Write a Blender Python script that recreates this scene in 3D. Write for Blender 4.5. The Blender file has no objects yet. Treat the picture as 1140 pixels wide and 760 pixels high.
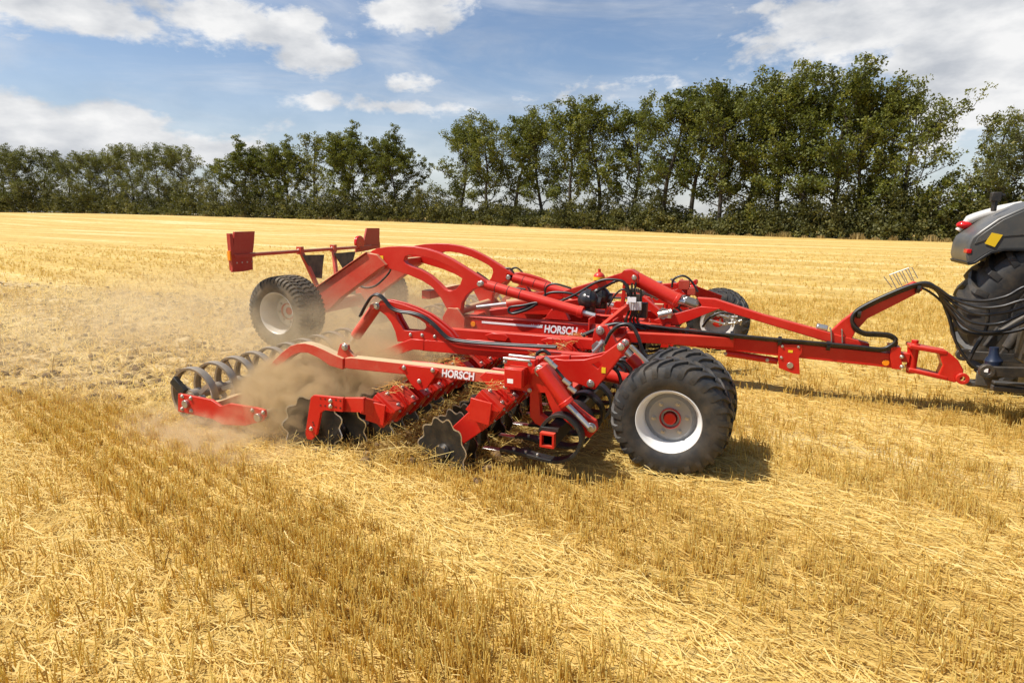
import bpy, bmesh, math, random
import numpy as np
from mathutils import Vector, Matrix
R = math.radians
sc = bpy.context.scene
col = sc.collection
random.seed(7)

# ------------------------------------------------------------------ camera
F_PX, PITCH, ROLL, YAW = 671.775, 11.635, 0.521, -22.365
CAM = np.array([0.605, -7.888, 2.112])
_y, _t, _r = R(YAW), R(PITCH), R(ROLL)
FW = np.array([math.sin(_y)*math.cos(_t), math.cos(_y)*math.cos(_t), -math.sin(_t)])
_rt = np.array([math.cos(_y), -math.sin(_y), 0.0])
_up = np.cross(_rt, FW)
RT = _rt*math.cos(_r) + _up*math.sin(_r)
UP = _up*math.cos(_r) - _rt*math.sin(_r)
cd = bpy.data.cameras.new('camera')
cd.sensor_width = 36.0
cd.sensor_fit = 'HORIZONTAL'
cd.lens = F_PX/1140*36
cd.clip_end = 6000
cam = bpy.data.objects.new('camera', cd)
col.objects.link(cam)
M = Matrix(((RT[0], UP[0], -FW[0]), (RT[1], UP[1], -FW[1]), (RT[2], UP[2], -FW[2])))
cam.matrix_world = Matrix.Translation(Vector(CAM)) @ M.to_4x4()
sc.camera = cam

def ray(px, py):
    return FW + RT*(px-570)/F_PX + UP*(380-py)/F_PX

def at(px, py, x=None, y=None, z=None):
    """point of the photograph taken onto a real plane of the machine"""
    d = ray(px, py)
    i, v = (0, x) if x is not None else (1, y) if y is not None else (2, z)
    return Vector(CAM + d*(v-CAM[i])/d[i])

def far(px, depth):
    """ground position in the direction of a column at a horizontal depth"""
    d = ray(px, 245)
    h = np.array([math.sin(_y), math.cos(_y)])
    k = depth/(d[0]*h[0]+d[1]*h[1])
    return CAM[0]+d[0]*k, CAM[1]+d[1]*k

def terrain(x, y):
    d = (x-CAM[0])*math.sin(_y) + (y-CAM[1])*math.cos(_y)
    t = np.clip((d-72)/95.0, 0, 1)
    return 1.9*t*t*(3-2*t)*0.9 + 0.4*t

# ------------------------------------------------------------------ sun, sky, exposure
SUN_TO = Vector((-0.57, -0.32, 1.0)).normalized()
SUN_EL = math.asin(SUN_TO.z)
sd = bpy.data.lights.new('sun', 'SUN')
sd.energy = 4.6
sd.angle = R(0.55)
sd.color = (1.0, 0.955, 0.88)
sun = bpy.data.objects.new('sun', sd)
col.objects.link(sun)
sun.rotation_euler = SUN_TO.to_track_quat('Z', 'Y').to_euler()
sc.view_settings.view_transform = 'Standard'
sc.view_settings.look = 'None'
sc.view_settings.gamma = 1.0
sc.view_settings.exposure = 0.52
sc.cycles.volume_step_rate = 2.0
sc.cycles.volume_max_steps = 96
sc.cycles.max_bounces = 8
sc.cycles.diffuse_bounces = 3
sc.cycles.volume_bounces = 2
sc.cycles.transparent_max_bounces = 12

world = bpy.data.worlds.new('World')
sc.world = world
world.use_nodes = True
wt = world.node_tree
wn, wl = wt.nodes, wt.links
wn.clear()

def wnode(t, **kw):
    n = wn.new(t)
    for k, v in kw.items():
        setattr(n, k, v)
    return n

def wmath(op, a, b=None, c=None, clamp=False):
    n = wnode('ShaderNodeMath', operation=op, use_clamp=clamp)
    for i, v in enumerate((a, b, c)):
        if v is None:
            continue
        if isinstance(v, (int, float)):
            n.inputs[i].default_value = v
        else:
            wl.new(v, n.inputs[i])
    return n.outputs[0]

sky = wnode('ShaderNodeTexSky', sky_type='NISHITA')
sky.sun_disc = False
sky.sun_elevation = SUN_EL
sky.sun_rotation = math.atan2(SUN_TO.x, SUN_TO.y)
sky.air_density = 1.0
sky.dust_density = 1.0
sky.ozone_density = 3.0
tc = wnode('ShaderNodeTexCoord')
def wdot(v):
    n = wnode('ShaderNodeVectorMath', operation='DOT_PRODUCT')
    wl.new(tc.outputs['Generated'], n.inputs[0])
    n.inputs[1].default_value = v
    return n.outputs['Value']
HF = (math.sin(_y), math.cos(_y), 0)
HR = (math.cos(_y), -math.sin(_y), 0)
az = wmath('ARCTAN2', wdot(HR), wdot(HF))
el = wmath('ARCSINE', wdot((0, 0, 1)))
comb = wnode('ShaderNodeCombineXYZ')
wl.new(az, comb.inputs[0]); wl.new(el, comb.inputs[1])
def wnoise(scale, detail, rough, sx, sy, off=0.0, dist=0.0):
    mp = wnode('ShaderNodeMapping')
    mp.inputs['Scale'].default_value = (sx, sy, 1)
    mp.inputs['Location'].default_value = (off, off*0.7, off)
    mp.inputs['Rotation'].default_value = (0, 0, R(-12))
    wl.new(comb.outputs[0], mp.inputs[0])
    n = wnode('ShaderNodeTexNoise')
    n.inputs['Scale'].default_value = scale
    n.inputs['Detail'].default_value = detail
    n.inputs['Roughness'].default_value = rough
    n.inputs['Distortion'].default_value = dist
    wl.new(mp.outputs[0], n.inputs['Vector'])
    return n.outputs['Fac']
nz = wnoise(8.0, 10, 0.64, 1.0, 2.0, 3.1, 0.5)
nfine = wnoise(26.0, 6, 0.6, 1.0, 1.7, 1.3)
nst = wnoise(3.0, 7, 0.6, 1.0, 4.5, 8.0, 0.8)
def angles(px, py):
    d = ray(px, py); d = d/np.linalg.norm(d)
    return math.atan2(d @ np.array(HR), d @ np.array(HF)), math.asin(d[2])
# clouds: centre and half extents (photo columns/rows turned into sky angles), weight
CLOUDS = [(50, 6, 150, 34, 1.15), (108, 30, 60, 20, .9), (20, 44, 50, 14, .55), (265, 24, 125, 32, 1.2), (350, 62, 60, 24, .9),
          (466, 4, 80, 40, 1.05), (0, 118, 60, 30, .9), (100, 158, 150, 30, 1.7), (135, 134, 52, 20, 1.5), (60, 140, 50, 18, 1.1), (235, 172, 100, 20, 1.2),
          (350, 114, 60, 13, .9), (440, 118, 100, 11, .7), (455, 92, 40, 14, .75), (852, 10, 26, 10, .7), (900, 50, 120, 22, .7),
          (985, 22, 190, 56, 1.25), (1100, 40, 160, 70, 1.4), (900, 90, 110, 16, .7), (1085, 92, 110, 34, 1.3), (1085, 122, 75, 22, 1.8), (1040, 160, 60, 30, .9),
          (720, 92, 120, 14, .45), (600, 110, 120, 14, .4), (300, 140, 60, 20, .4), (1180, 100, 120, 70, 1.0), (-90, 60, 120, 60, .8),
          (-120, 150, 150, 40, 1.0), (1330, 60, 120, 60, .8)]
tot = None
for (px, py, rx, ry, w) in CLOUDS:
    a0, e0 = angles(px, py)
    a1, _ = angles(px+rx, py); _, e1 = angles(px, py-ry)
    ra, re = abs(a1-a0), abs(e1-e0)
    u = wmath('MULTIPLY', wmath('SUBTRACT', az, a0), 1/ra)
    v = wmath('MULTIPLY', wmath('SUBTRACT', el, e0), 1/re)
    q = wmath('ADD', wmath('MULTIPLY', u, u), wmath('MULTIPLY', v, v))
    b = wmath('MULTIPLY', wmath('POWER', 2.718, wmath('MULTIPLY', q, -1.1)), w)
    tot = b if tot is None else wmath('MAXIMUM', tot, b)
dens = wmath('ADD', tot, wmath('MULTIPLY', wmath('SUBTRACT', nz, 0.5), 1.5))
dens = wmath('ADD', dens, wmath('MULTIPLY', wmath('SUBTRACT', nfine, 0.5), 1.3))
mr = wnode('ShaderNodeMapRange', interpolation_type='SMOOTHSTEP')
mr.inputs['From Min'].default_value = 0.28
mr.inputs['From Max'].default_value = 0.82
wl.new(dens, mr.inputs['Value'])
# thin veil of high cloud
veil = wnode('ShaderNodeMapRange', interpolation_type='SMOOTHSTEP')
veil.inputs['From Min'].default_value = 0.40
veil.inputs['From Max'].default_value = 0.80
veil.inputs['To Max'].default_value = 0.50
wl.new(nst, veil.inputs['Value'])
hz = wnode('ShaderNodeMapRange', interpolation_type='SMOOTHSTEP')   # pale air low down
hz.inputs['From Min'].default_value = 0.26
hz.inputs['From Max'].default_value = -0.02
hz.inputs['To Max'].default_value = 0.55
wl.new(el, hz.inputs['Value'])
cover = wmath('MAXIMUM', mr.outputs[0], veil.outputs[0])
cover = wmath('SUBTRACT', 1.0, wmath('MULTIPLY', wmath('SUBTRACT', 1.0, cover), wmath('SUBTRACT', 1.0, hz.outputs[0])))
cr = wnode('ShaderNodeValToRGB')
cr.color_ramp.elements[0].position = 0.30
cr.color_ramp.elements[0].color = (0.50, 0.53, 0.58, 1)
cr.color_ramp.elements[1].position = 0.62
cr.color_ramp.elements[1].color = (0.90, 0.90, 0.90, 1)
wl.new(wnoise(9.0, 6, 0.55, 1.0, 2.2, 5.7), cr.inputs[0])
skyc = wnode('ShaderNodeMix', data_type='RGBA', blend_type='MULTIPLY')
skyc.inputs[0].default_value = 1.0
wl.new(sky.outputs[0], skyc.inputs[6])
skyc.inputs[7].default_value = (1.0, 0.99, 1.0, 1)
CLOUD_GAIN = 8.2
cl = wnode('ShaderNodeMix', data_type='RGBA', blend_type='MULTIPLY')
cl.inputs[0].default_value = 1.0
wl.new(cr.outputs[0], cl.inputs[6])
cl.inputs[7].default_value = (CLOUD_GAIN,)*3 + (1,)
mx = wnode('ShaderNodeMix', data_type='RGBA')
wl.new(cover, mx.inputs[0])
wl.new(skyc.outputs[2], mx.inputs[6])
wl.new(cl.outputs[2], mx.inputs[7])
bg = wnode('ShaderNodeBackground')
bg.inputs['Strength'].default_value = 0.088
wl.new(mx.outputs[2], bg.inputs['Color'])
wo = wnode('ShaderNodeOutputWorld')
wl.new(bg.outputs[0], wo.inputs['Surface'])

# ------------------------------------------------------------------ materials
def new_mat(name):
    m = bpy.data.materials.new(name)
    m.use_nodes = True
    nt = m.node_tree
    return m, nt, nt.nodes['Principled BSDF']

def noise_node(nt, scale, detail=4, rough=0.55, coord='Object', vscale=None, rot=None):
    t = nt.nodes.new('ShaderNodeTexCoord')
    n = nt.nodes.new('ShaderNodeTexNoise')
    n.inputs['Scale'].default_value = scale
    n.inputs['Detail'].default_value = detail
    n.inputs['Roughness'].default_value = rough
    src = t.outputs[coord]
    if vscale or rot:
        mp = nt.nodes.new('ShaderNodeMapping')
        mp.vector_type = 'POINT'
        if vscale: mp.inputs['Scale'].default_value = vscale
        if rot: mp.inputs['Rotation'].default_value = rot
        nt.links.new(src, mp.inputs[0]); src = mp.outputs[0]
    nt.links.new(src, n.inputs['Vector'])
    return n

def ramp(nt, src, stops):
    r = nt.nodes.new('ShaderNodeValToRGB')
    e = r.color_ramp.elements
    while len(e) < len(stops): e.new(0.5)
    for i, (p, c) in enumerate(stops):
        e[i].position = p
        e[i].color = (*c, 1) if len(c) == 3 else c
    nt.links.new(src, r.inputs[0])
    return r.outputs[0]

def mixc(nt, fac, a, b, mode='MIX'):
    n = nt.nodes.new('ShaderNodeMix'); n.data_type = 'RGBA'; n.blend_type = mode
    for s, v in ((0, fac), (6, a), (7, b)):
        if isinstance(v, (float, int)): n.inputs[s].default_value = v
        elif isinstance(v, tuple): n.inputs[s].default_value = (*v, 1)
        else: nt.links.new(v, n.inputs[s])
    return n.outputs[2]

def mth(nt, op, a, b=0.0, clamp=False):
    n = nt.nodes.new('ShaderNodeMath'); n.operation = op; n.use_clamp = clamp
    for i, v in enumerate((a, b)):
        if isinstance(v, (float, int)): n.inputs[i].default_value = v
        else: nt.links.new(v, n.inputs[i])
    return n.outputs[0]

def bump(nt, bsdf, h, strength=0.3, dist=0.01):
    b = nt.nodes.new('ShaderNodeBump')
    b.inputs['Strength'].default_value = strength
    b.inputs['Distance'].default_value = dist
    nt.links.new(h, b.inputs['Height'])
    nt.links.new(b.outputs[0], bsdf.inputs['Normal'])

DUST = (0.50, 0.36, 0.20)
def painted(name, colour, dust, rough=0.32, top=0.5):
    """paint with settled dust: dust lies in patches and on upward faces"""
    m, nt, b = new_mat(name)
    n1 = noise_node(nt, 3.0, 6, 0.65)
    n2 = noise_node(nt, 40.0, 4, 0.7)
    g = nt.nodes.new('ShaderNodeNewGeometry')
    sx = nt.nodes.new('ShaderNodeSeparateXYZ')
    nt.links.new(g.outputs['Normal'], sx.inputs[0])
    upf = mth(nt, 'POWER', mth(nt, 'MAXIMUM', sx.outputs[2], 0.0), 2.0)
    f = mth(nt, 'ADD', mth(nt, 'MULTIPLY', n1.outputs[0], 0.9), mth(nt, 'MULTIPLY', n2.outputs[0], 0.45))
    f = mth(nt, 'SUBTRACT', f, 0.62)
    f = mth(nt, 'ADD', f, mth(nt, 'MULTIPLY', upf, top))
    f = mth(nt, 'MULTIPLY', f, dust*2.0, True)
    f = mth(nt, 'ADD', f, dust*0.28, True)
    cvar = mixc(nt, n1.outputs[0], tuple(c*0.86 for c in colour), tuple(min(1, c*1.1) for c in colour))
    nt.links.new(mixc(nt, f, cvar, DUST), b.inputs['Base Color'])
    r = mth(nt, 'ADD', mth(nt, 'MULTIPLY', f, 0.6), rough, True)
    nt.links.new(r, b.inputs['Roughness'])
    b.inputs['Specular IOR Level'].default_value = 0.35
    b.inputs['Coat Weight'].default_value = 0.08
    b.inputs['Coat Roughness'].default_value = 0.2
    bump(nt, b, n2.outputs[0], 0.06, 0.004)
    return m

def plain(name, colour, rough, metal=0.0, var=0.25, scale=18, dust=0.0, bmp=0.1):
    m, nt, b = new_mat(name)
    n = noise_node(nt, scale, 5, 0.6)
    c = mixc(nt, n.outputs[0], tuple(x*(1-var) for x in colour), tuple(min(1, x*(1+var)) for x in colour))
    if dust:
        n2 = noise_node(nt, 7.0, 6, 0.65)
        f = mth(nt, 'MULTIPLY', mth(nt, 'SUBTRACT', n2.outputs[0], 0.5-dust*0.5), 2.2*dust, True)
        c = mixc(nt, f, c, DUST)
    nt.links.new(c, b.inputs['Base Color'])
    b.inputs['Roughness'].default_value = rough
    b.inputs['Metallic'].default_value = metal
    if bmp: bump(nt, b, n.outputs[0], bmp, 0.005)
    return m

RED = (0.56, 0.006, 0.003)
red = painted('red_paint', RED, 0.075, top=0.95)
red_dusty = painted('red_paint_dusty', (0.56, 0.016, 0.008), 0.36, top=1.3)
red_dark = painted('red_plastic', (0.42, 0.022, 0.010), 0.18, 0.45)
rubber = plain('tyre_rubber', (0.024, 0.023, 0.022), 0.55, var=0.3, dust=0.17)
rubber_dusty = plain('tyre_rubber_dusty', (0.035, 0.032, 0.028), 0.75, var=0.3, dust=0.4)
hose_m = plain('hose_rubber', (0.012, 0.012, 0.013), 0.38, var=0.3, dust=0.12)
black = plain('black_paint', (0.013, 0.013, 0.013), 0.45, var=0.3, dust=0.1)
flap_m = plain('flap_rubber', (0.022, 0.022, 0.022), 0.55, var=0.3, dust=0.3)
steel = plain('bolt_zinc', (0.50, 0.48, 0.44), 0.36, 0.85, 0.2, dust=0.2)
chrome = plain('chrome_rod', (0.62, 0.61, 0.58), 0.28, 0.75, 0.08, dust=0.12, bmp=0)
disc_m = plain('disc_steel', (0.018, 0.017, 0.016), 0.42, 0.35, 0.4, 9, dust=0.14)
disc_edge = plain('disc_worn_steel', (0.55, 0.53, 0.50), 0.3, 0.9, 0.2)
ring_m = plain('packer_steel', (0.34, 0.30, 0.25), 0.40, 0.45, 0.4, 7, dust=0.5)
rim_m = plain('rim_white', (0.74, 0.73, 0.70), 0.35, 0.0, 0.06, 14, dust=0.10)
rim_grey = plain('rim_grey', (0.33, 0.33, 0.33), 0.4, 0.3, 0.1, 14, dust=0.12)
rim_dusty = plain('rim_dusty', (0.62, 0.61, 0.58), 0.4, 0.1, 0.1, 14, dust=0.35)
white = plain('white_lettering', (0.85, 0.85, 0.84), 0.5, 0, 0.04, 30, bmp=0)
yellow = plain('yellow_sticker', (0.85, 0.55, 0.02), 0.4, 0, 0.06)
amber, _nt, _b = new_mat('amber_reflector')
_b.inputs['Base Color'].default_value = (0.9, 0.28, 0.01, 1); _b.inputs['Roughness'].default_value = 0.15
_n = noise_node(_nt, 60); bump(_nt, _b, _n.outputs[0], 0.2)
redlens, _nt, _b = new_mat('red_lens')
_b.inputs['Base Color'].default_value = (0.55, 0.01, 0.01, 1); _b.inputs['Roughness'].default_value = 0.12
_n = noise_node(_nt, 60); bump(_nt, _b, _n.outputs[0], 0.2)
grey_body = plain('grey_tractor_paint', (0.080, 0.079, 0.074), 0.36, 0.0, 0.1, 6, dust=0.15, bmp=0.03)
dark_iron = plain('dark_iron', (0.045, 0.043, 0.041), 0.5, 0.4, 0.3, dust=0.25)
glass_m = plain('dark_glass', (0.02, 0.025, 0.025), 0.05, 0, 0.1, bmp=0)
tube_white = plain('light_grey_cap', (0.7, 0.7, 0.68), 0.4, 0, 0.1)
blue_m = plain('blue_cap', (0.014, 0.022, 0.045), 0.35, 0, 0.1)
yell_red = plain('yellow_band', (0.8, 0.5, 0.03), 0.35, 0, 0.1)

# ------------------------------------------------------------------ mesh helper
class MB:
    def __init__(s):
        s.v, s.f, s.m, s.mat = [], [], [], 0
    def add(s, vs, fs):
        o = len(s.v)
        s.v.extend([tuple(x) for x in vs])
        for f in fs:
            s.f.append([i+o for i in f]); s.m.append(s.mat)
        return s
    def hexa(s, c8):
        return s.add(c8, [(0,1,2,3),(7,6,5,4),(0,4,5,1),(1,5,6,2),(2,6,7,3),(3,7,4,0)])
    def box(s, c, size, rot=None):
        hx, hy, hz = [q/2 for q in size]
        c = Vector(c)
        pts = [Vector(p) for p in ((-hx,-hy,-hz),(hx,-hy,-hz),(hx,hy,-hz),(-hx,hy,-hz),(-hx,-hy,hz),(hx,-hy,hz),(hx,hy,hz),(-hx,hy,hz))]
        if rot is not None: pts = [rot @ p for p in pts]
        return s.hexa([c+p for p in pts])
    def bar(s, p0, p1, w, h, up=(0,0,1), w1=None, h1=None):
        p0, p1 = Vector(p0), Vector(p1)
        d = (p1-p0).normalized(); u = Vector(up)
        if abs(d.dot(u)) > 0.98: u = Vector((1,0,0))
        sd_ = d.cross(u).normalized(); u = sd_.cross(d).normalized()
        w1 = w if w1 is None else w1; h1 = h if h1 is None else h1
        a = [p0 + sd_*x*w/2 + u*y*h/2 for x, y in ((-1,-1),(1,-1),(1,1),(-1,1))]
        b = [p1 + sd_*x*w1/2 + u*y*h1/2 for x, y in ((-1,-1),(1,-1),(1,1),(-1,1))]
        return s.hexa(a+b)
    def tube(s, pts, r, seg=10, caps=True):
        pts = [Vector(p) for p in pts]
        n = len(pts)
        rs = r if isinstance(r, (list, tuple)) else [r]*n
        vs, prev = [], None
        for i, p in enumerate(pts):
            d = (pts[min(i+1, n-1)] - pts[max(i-1, 0)])
            d = d.normalized() if d.length > 1e-9 else Vector((1,0,0))
            if prev is None:
                a = d.orthogonal().normalized()
            else:
                a = (prev - d*prev.dot(d))
                a = a.normalized() if a.length > 1e-6 else d.orthogonal().normalized()
            prev = a; b = d.cross(a)
            for k in range(seg):
                t = 2*math.pi*k/seg
                vs.append(p + (a*math.cos(t)+b*math.sin(t))*rs[i])
        fs = []
        for i in range(n-1):
            for k in range(seg):
                k2 = (k+1) % seg
                fs.append((i*seg+k, i*seg+k2, (i+1)*seg+k2, (i+1)*seg+k))
        if caps:
            fs.append(tuple(range(seg))[::-1]); fs.append(tuple((n-1)*seg+k for k in range(seg)))
        return s.add(vs, fs)
    def cyl(s, p0, p1, r, seg=16, r1=None):
        return s.tube([p0, p1], [r, r if r1 is None else r1], seg)
    def lathe(s, prof, c, axis=(0,1,0), seg=48, closed=True):
        """profile of (offset along axis, radius)"""
        c = Vector(c); ax = Vector(axis).normalized()
        a = ax.cross(Vector((0,0,1)))
        a = a.normalized() if a.length > 1e-6 else Vector((1,0,0))
        b = ax.cross(a)
        vs, fs, n = [], [], len(prof)
        for k in range(seg):
            t = 2*math.pi*k/seg
            q = a*math.cos(t)+b*math.sin(t)
            for o, r in prof: vs.append(c + ax*o + q*r)
        for k in range(seg):
            k2 = (k+1) % seg
            for i in range(n-1 if not closed else n):
                j = (i+1) % n
                fs.append((k*n+i, k*n+j, k2*n+j, k2*n+i))
        return s.add(vs, fs)
    def sphere(s, c, r, seg=20, rings=12, sc_=(1,1,1)):
        c = Vector(c); vs, fs = [], []
        for i in range(rings+1):
            ph = math.pi*i/rings
            for k in range(seg):
                t = 2*math.pi*k/seg
                vs.append(c+Vector((r*sc_[0]*math.sin(ph)*math.cos(t), r*sc_[1]*math.sin(ph)*math.sin(t), r*sc_[2]*math.cos(ph))))
        for i in range(rings):
            for k in range(seg):
                k2 = (k+1) % seg
                fs.append((i*seg+k, (i+1)*seg+k, (i+1)*seg+k2, i*seg+k2))
        return s.add(vs, fs)
    def plate(s, xz, y0, y1, holes=()):
        """outline in the x-z plane with holes, thickness along y"""
        loops = [list(xz)] + [list(h) for h in holes]
        bm = bmesh.new()
        es = []
        for lp in loops:
            vv = [bm.verts.new((p[0], 0, p[1])) for p in lp]
            for i in range(len(vv)): es.append(bm.edges.new((vv[i], vv[(i+1) % len(vv)])))
        bmesh.ops.triangle_fill(bm, use_beauty=True, use_dissolve=False, edges=es)
        bm.verts.index_update()
        n = len(bm.verts)
        base = [v.co.copy() for v in bm.verts]
        tris = [[v.index for v in f.verts] for f in bm.faces]
        bm.free()
        vs = [(p.x, y0, p.z) for p in base] + [(p.x, y1, p.z) for p in base]
        fs = [tuple(t) for t in tris] + [tuple(i+n for i in reversed(t)) for t in tris]
        k = 0
        for lp in loops:
            m = len(lp)
            for i in range(m):
                a, b = k+i, k+(i+1) % m
                fs.append((a, b, b+n, a+n))
            k += m
        return s.add(vs, fs)
    def ribbon(s, xz, y0, y1, t):
        """bent flat bar: path in the x-z plane, width along y"""
        n = len(xz); L, Rr = [], []
        for i in range(n):
            a, b = Vector(xz[max(i-1,0)]), Vector(xz[min(i+1,n-1)])
            d = (b-a).normalized(); nn = Vector((-d.y, d.x))*t/2
            p = Vector(xz[i]); L.append(p+nn); Rr.append(p-nn)
        vs = []
        for i in range(n):
            vs += [(L[i].x,y0,L[i].y),(L[i].x,y1,L[i].y),(Rr[i].x,y1,Rr[i].y),(Rr[i].x,y0,Rr[i].y)]
        fs = [(0,1,2,3), tuple((n-1)*4+k for k in (3,2,1,0))]
        for i in range(n-1):
            for k in range(4):
                k2 = (k+1) % 4
                fs.append((i*4+k, (i+1)*4+k, (i+1)*4+k2, i*4+k2))
        return s.add(vs, fs)
    def bolt(s, c, r=0.018, axis=(0,-1,0), h=0.016):
        c = Vector(c); ax = Vector(axis)
        m0 = s.mat; s.mat = 1
        r *= 0.88; s.tube([c, c+ax*h*0.3], r*1.4, 14); s.tube([c+ax*h*0.25, c+ax*h*.85], r, 6)
        s.mat = m0
        return s
    def build(s, name, mats, parent=None, bevel=0.0, angle=32, recalc=True):
        me = bpy.data.meshes.new(name)
        me.from_pydata(s.v, [], s.f)
        for m in (mats if isinstance(mats, (list, tuple)) else [mats]): me.materials.append(m)
        me.polygons.foreach_set('material_index', s.m)
        if recalc:
            bm = bmesh.new(); bm.from_mesh(me)
            bmesh.ops.recalc_face_normals(bm, faces=bm.faces[:])
            bm.to_mesh(me); bm.free()
        me.shade_smooth()
        me.set_sharp_from_angle(angle=R(angle))
        o = bpy.data.objects.new(name, me)
        col.objects.link(o)
        if parent: o.parent = parent
        if bevel:
            b = o.modifiers.new('bevel', 'BEVEL'); b.width = bevel; b.segments = 2
            b.limit_method = 'ANGLE'; b.angle_limit = R(40)
            b.harden_normals = False
        return o

def empty(name, loc=(0,0,0), parent=None):
    o = bpy.data.objects.new(name, None); o.location = loc
    col.objects.link(o)
    if parent: o.parent = parent
    return o

def tag(o, label=None, cat=None, group=None, kind=None):
    for k, v in (('label', label), ('category', cat), ('group', group), ('kind', kind)):
        if v: o[k] = v
    return o

def smooth(pts, n=6):
    pts = [Vector(p) for p in pts]
    out = []
    for i in range(len(pts)-1):
        p0, p1, p2, p3 = pts[max(i-1,0)], pts[i], pts[i+1], pts[min(i+2,len(pts)-1)]
        for k in range(n):
            t = k/n
            out.append(0.5*((2*p1)+(p2-p0)*t+(2*p0-5*p1+4*p2-p3)*t*t+(3*p1-p0-3*p2+p3)*t**3))
    out.append(pts[-1])
    return out

def xz(pl, y):
    r = []
    for q in pl:
        p = at(q[0], q[1], y=y); r.append((p.x, p.z))
    return r

def mir(pl, y):  # pixel list -> list of 3D points on plane y
    return [at(q[0], q[1], y=y) for q in pl]

# ------------------------------------------------------------------ ground
def swath(x, y): return 0.298*x + 0.954*y
def band(v):
    """0 standing stubble .. 1 flattened bright straw, across the old crop rows"""
    def bump_(c, w): return np.clip(1.9-np.abs(v-c)/(w*.62), 0, 1)
    return np.clip(bump_(-4.70, 0.42) + 0.8*bump_(-2.7, 0.55) + 0.75*bump_(-6.55, 0.5) + 0.6*bump_(-0.4, .6) + 0.6*bump_(1.9, .6), 0, 1)
def worked(x, y):
    return (x < -2.6-0.0*y) & (np.abs(y) < 3.75)

gm, nt, b = new_mat('stubble_ground')
geo = nt.nodes.new('ShaderNodeNewGeometry')
sep = nt.nodes.new('ShaderNodeSeparateXYZ'); nt.links.new(geo.outputs['Position'], sep.inputs[0])
def pos_noise(scale, detail, rough, vs=(1,1,1), rotz=0.0):
    mp = nt.nodes.new('ShaderNodeMapping'); mp.inputs['Scale'].default_value = vs
    if rotz:
        vr = nt.nodes.new('ShaderNodeVectorRotate'); vr.rotation_type = 'Z_AXIS'; vr.inputs['Angle'].default_value = rotz
        nt.links.new(geo.outputs['Position'], vr.inputs['Vector']); nt.links.new(vr.outputs[0], mp.inputs[0])
    else:
        nt.links.new(geo.outputs['Position'], mp.inputs[0])
    n = nt.nodes.new('ShaderNodeTexNoise'); n.inputs['Scale'].default_value = scale
    n.inputs['Detail'].default_value = detail; n.inputs['Roughness'].default_value = rough
    nt.links.new(mp.outputs[0], n.inputs['Vector']); return n.outputs[0]
ROW = R(17.35)     # turns the crop-row direction onto x
n_rows = pos_noise(1.0, 6, 0.68, (0.022, 0.34, 1), R(9))       # long stripes along the rows, metres wide
n_fine = pos_noise(9.0, 8, 0.72, (0.5, 1.6, 1), ROW)
n_mid = pos_noise(1.3, 6, 0.6)
n_speck = pos_noise(60.0, 4, 0.7)
base = ramp(nt, n_fine, [(0.30, (0.15, 0.09, 0.033)), (0.45, (0.47, 0.32, 0.10)), (0.60, (0.68, 0.495, 0.185)), (0.8, (0.80, 0.635, 0.30))])
stripe = ramp(nt, n_rows, [(0.38, (0.50, 0.315, 0.075)), (0.49, (0.63, 0.425, 0.12)), (0.56, (0.74, 0.545, 0.20)), (0.63, (0.89, 0.75, 0.43))])
c = mixc(nt, 0.55, base, stripe)
mid = ramp(nt, n_mid, [(0.35, (0.78, 0.74, 0.66)), (0.6, (1.0, 1.0, 1.0)), (0.75, (1.12, 1.12, 1.12))])
c = mixc(nt, 0.7, c, mid, 'MULTIPLY')
sp = ramp(nt, n_speck, [(0.30, (0.35, 0.33, 0.30)), (0.46, (1, 1, 1))])
c = mixc(nt, 0.6, c, sp, 'MULTIPLY')
n_tuft = pos_noise(2.6, 7, 0.76, (0.30, 1.0, 1), R(9))
c = mixc(nt, 0.8, c, ramp(nt, n_tuft, [(0.34, (0.62, 0.56, 0.46)), (0.48, (1, 1, 1)), (0.70, (1.1, 1.1, 1.1))]), 'MULTIPLY')
# tilled strip behind the machine: brown earth showing between the straw
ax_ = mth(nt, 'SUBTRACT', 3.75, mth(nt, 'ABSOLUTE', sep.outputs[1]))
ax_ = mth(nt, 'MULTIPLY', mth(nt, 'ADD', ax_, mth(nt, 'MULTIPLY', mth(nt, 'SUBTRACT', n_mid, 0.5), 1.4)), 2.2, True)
bx_ = mth(nt, 'MULTIPLY', mth(nt, 'SUBTRACT', -1.35, sep.outputs[0]), 2.0, True)
till = mth(nt, 'MULTIPLY', ax_, bx_)
soiln = pos_noise(4.2, 7, 0.68)
soil = ramp(nt, soiln, [(0.38, (0.075, 0.045, 0.020)), (0.46, (0.24, 0.155, 0.065)), (0.53, (0.56, 0.41, 0.20)), (0.70, (0.76, 0.59, 0.32))])
c = mixc(nt, mth(nt, 'MULTIPLY', till, 0.85), c, soil)
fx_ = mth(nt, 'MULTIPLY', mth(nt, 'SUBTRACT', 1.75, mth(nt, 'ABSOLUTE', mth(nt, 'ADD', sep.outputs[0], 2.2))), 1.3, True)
shaded_earth = mth(nt, 'MULTIPLY', ax_, fx_)  # turned earth between the discs, with the machine's shade painted into its colour
c = mixc(nt, mth(nt, 'MULTIPLY', shaded_earth, ramp(nt, soiln, [(0.40, (0.95, 0.95, 0.95)), (0.62, (0.35, 0.35, 0.35))])), c, (0.115, 0.070, 0.032))
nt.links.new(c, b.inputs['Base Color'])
b.inputs['Roughness'].default_value = 0.85
b.inputs['Specular IOR Level'].default_value = 0.2
hsum = mth(nt, 'ADD', n_fine, mth(nt, 'MULTIPLY', n_speck, 0.4))
bump(nt, b, hsum, 0.7, 0.05)

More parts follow.
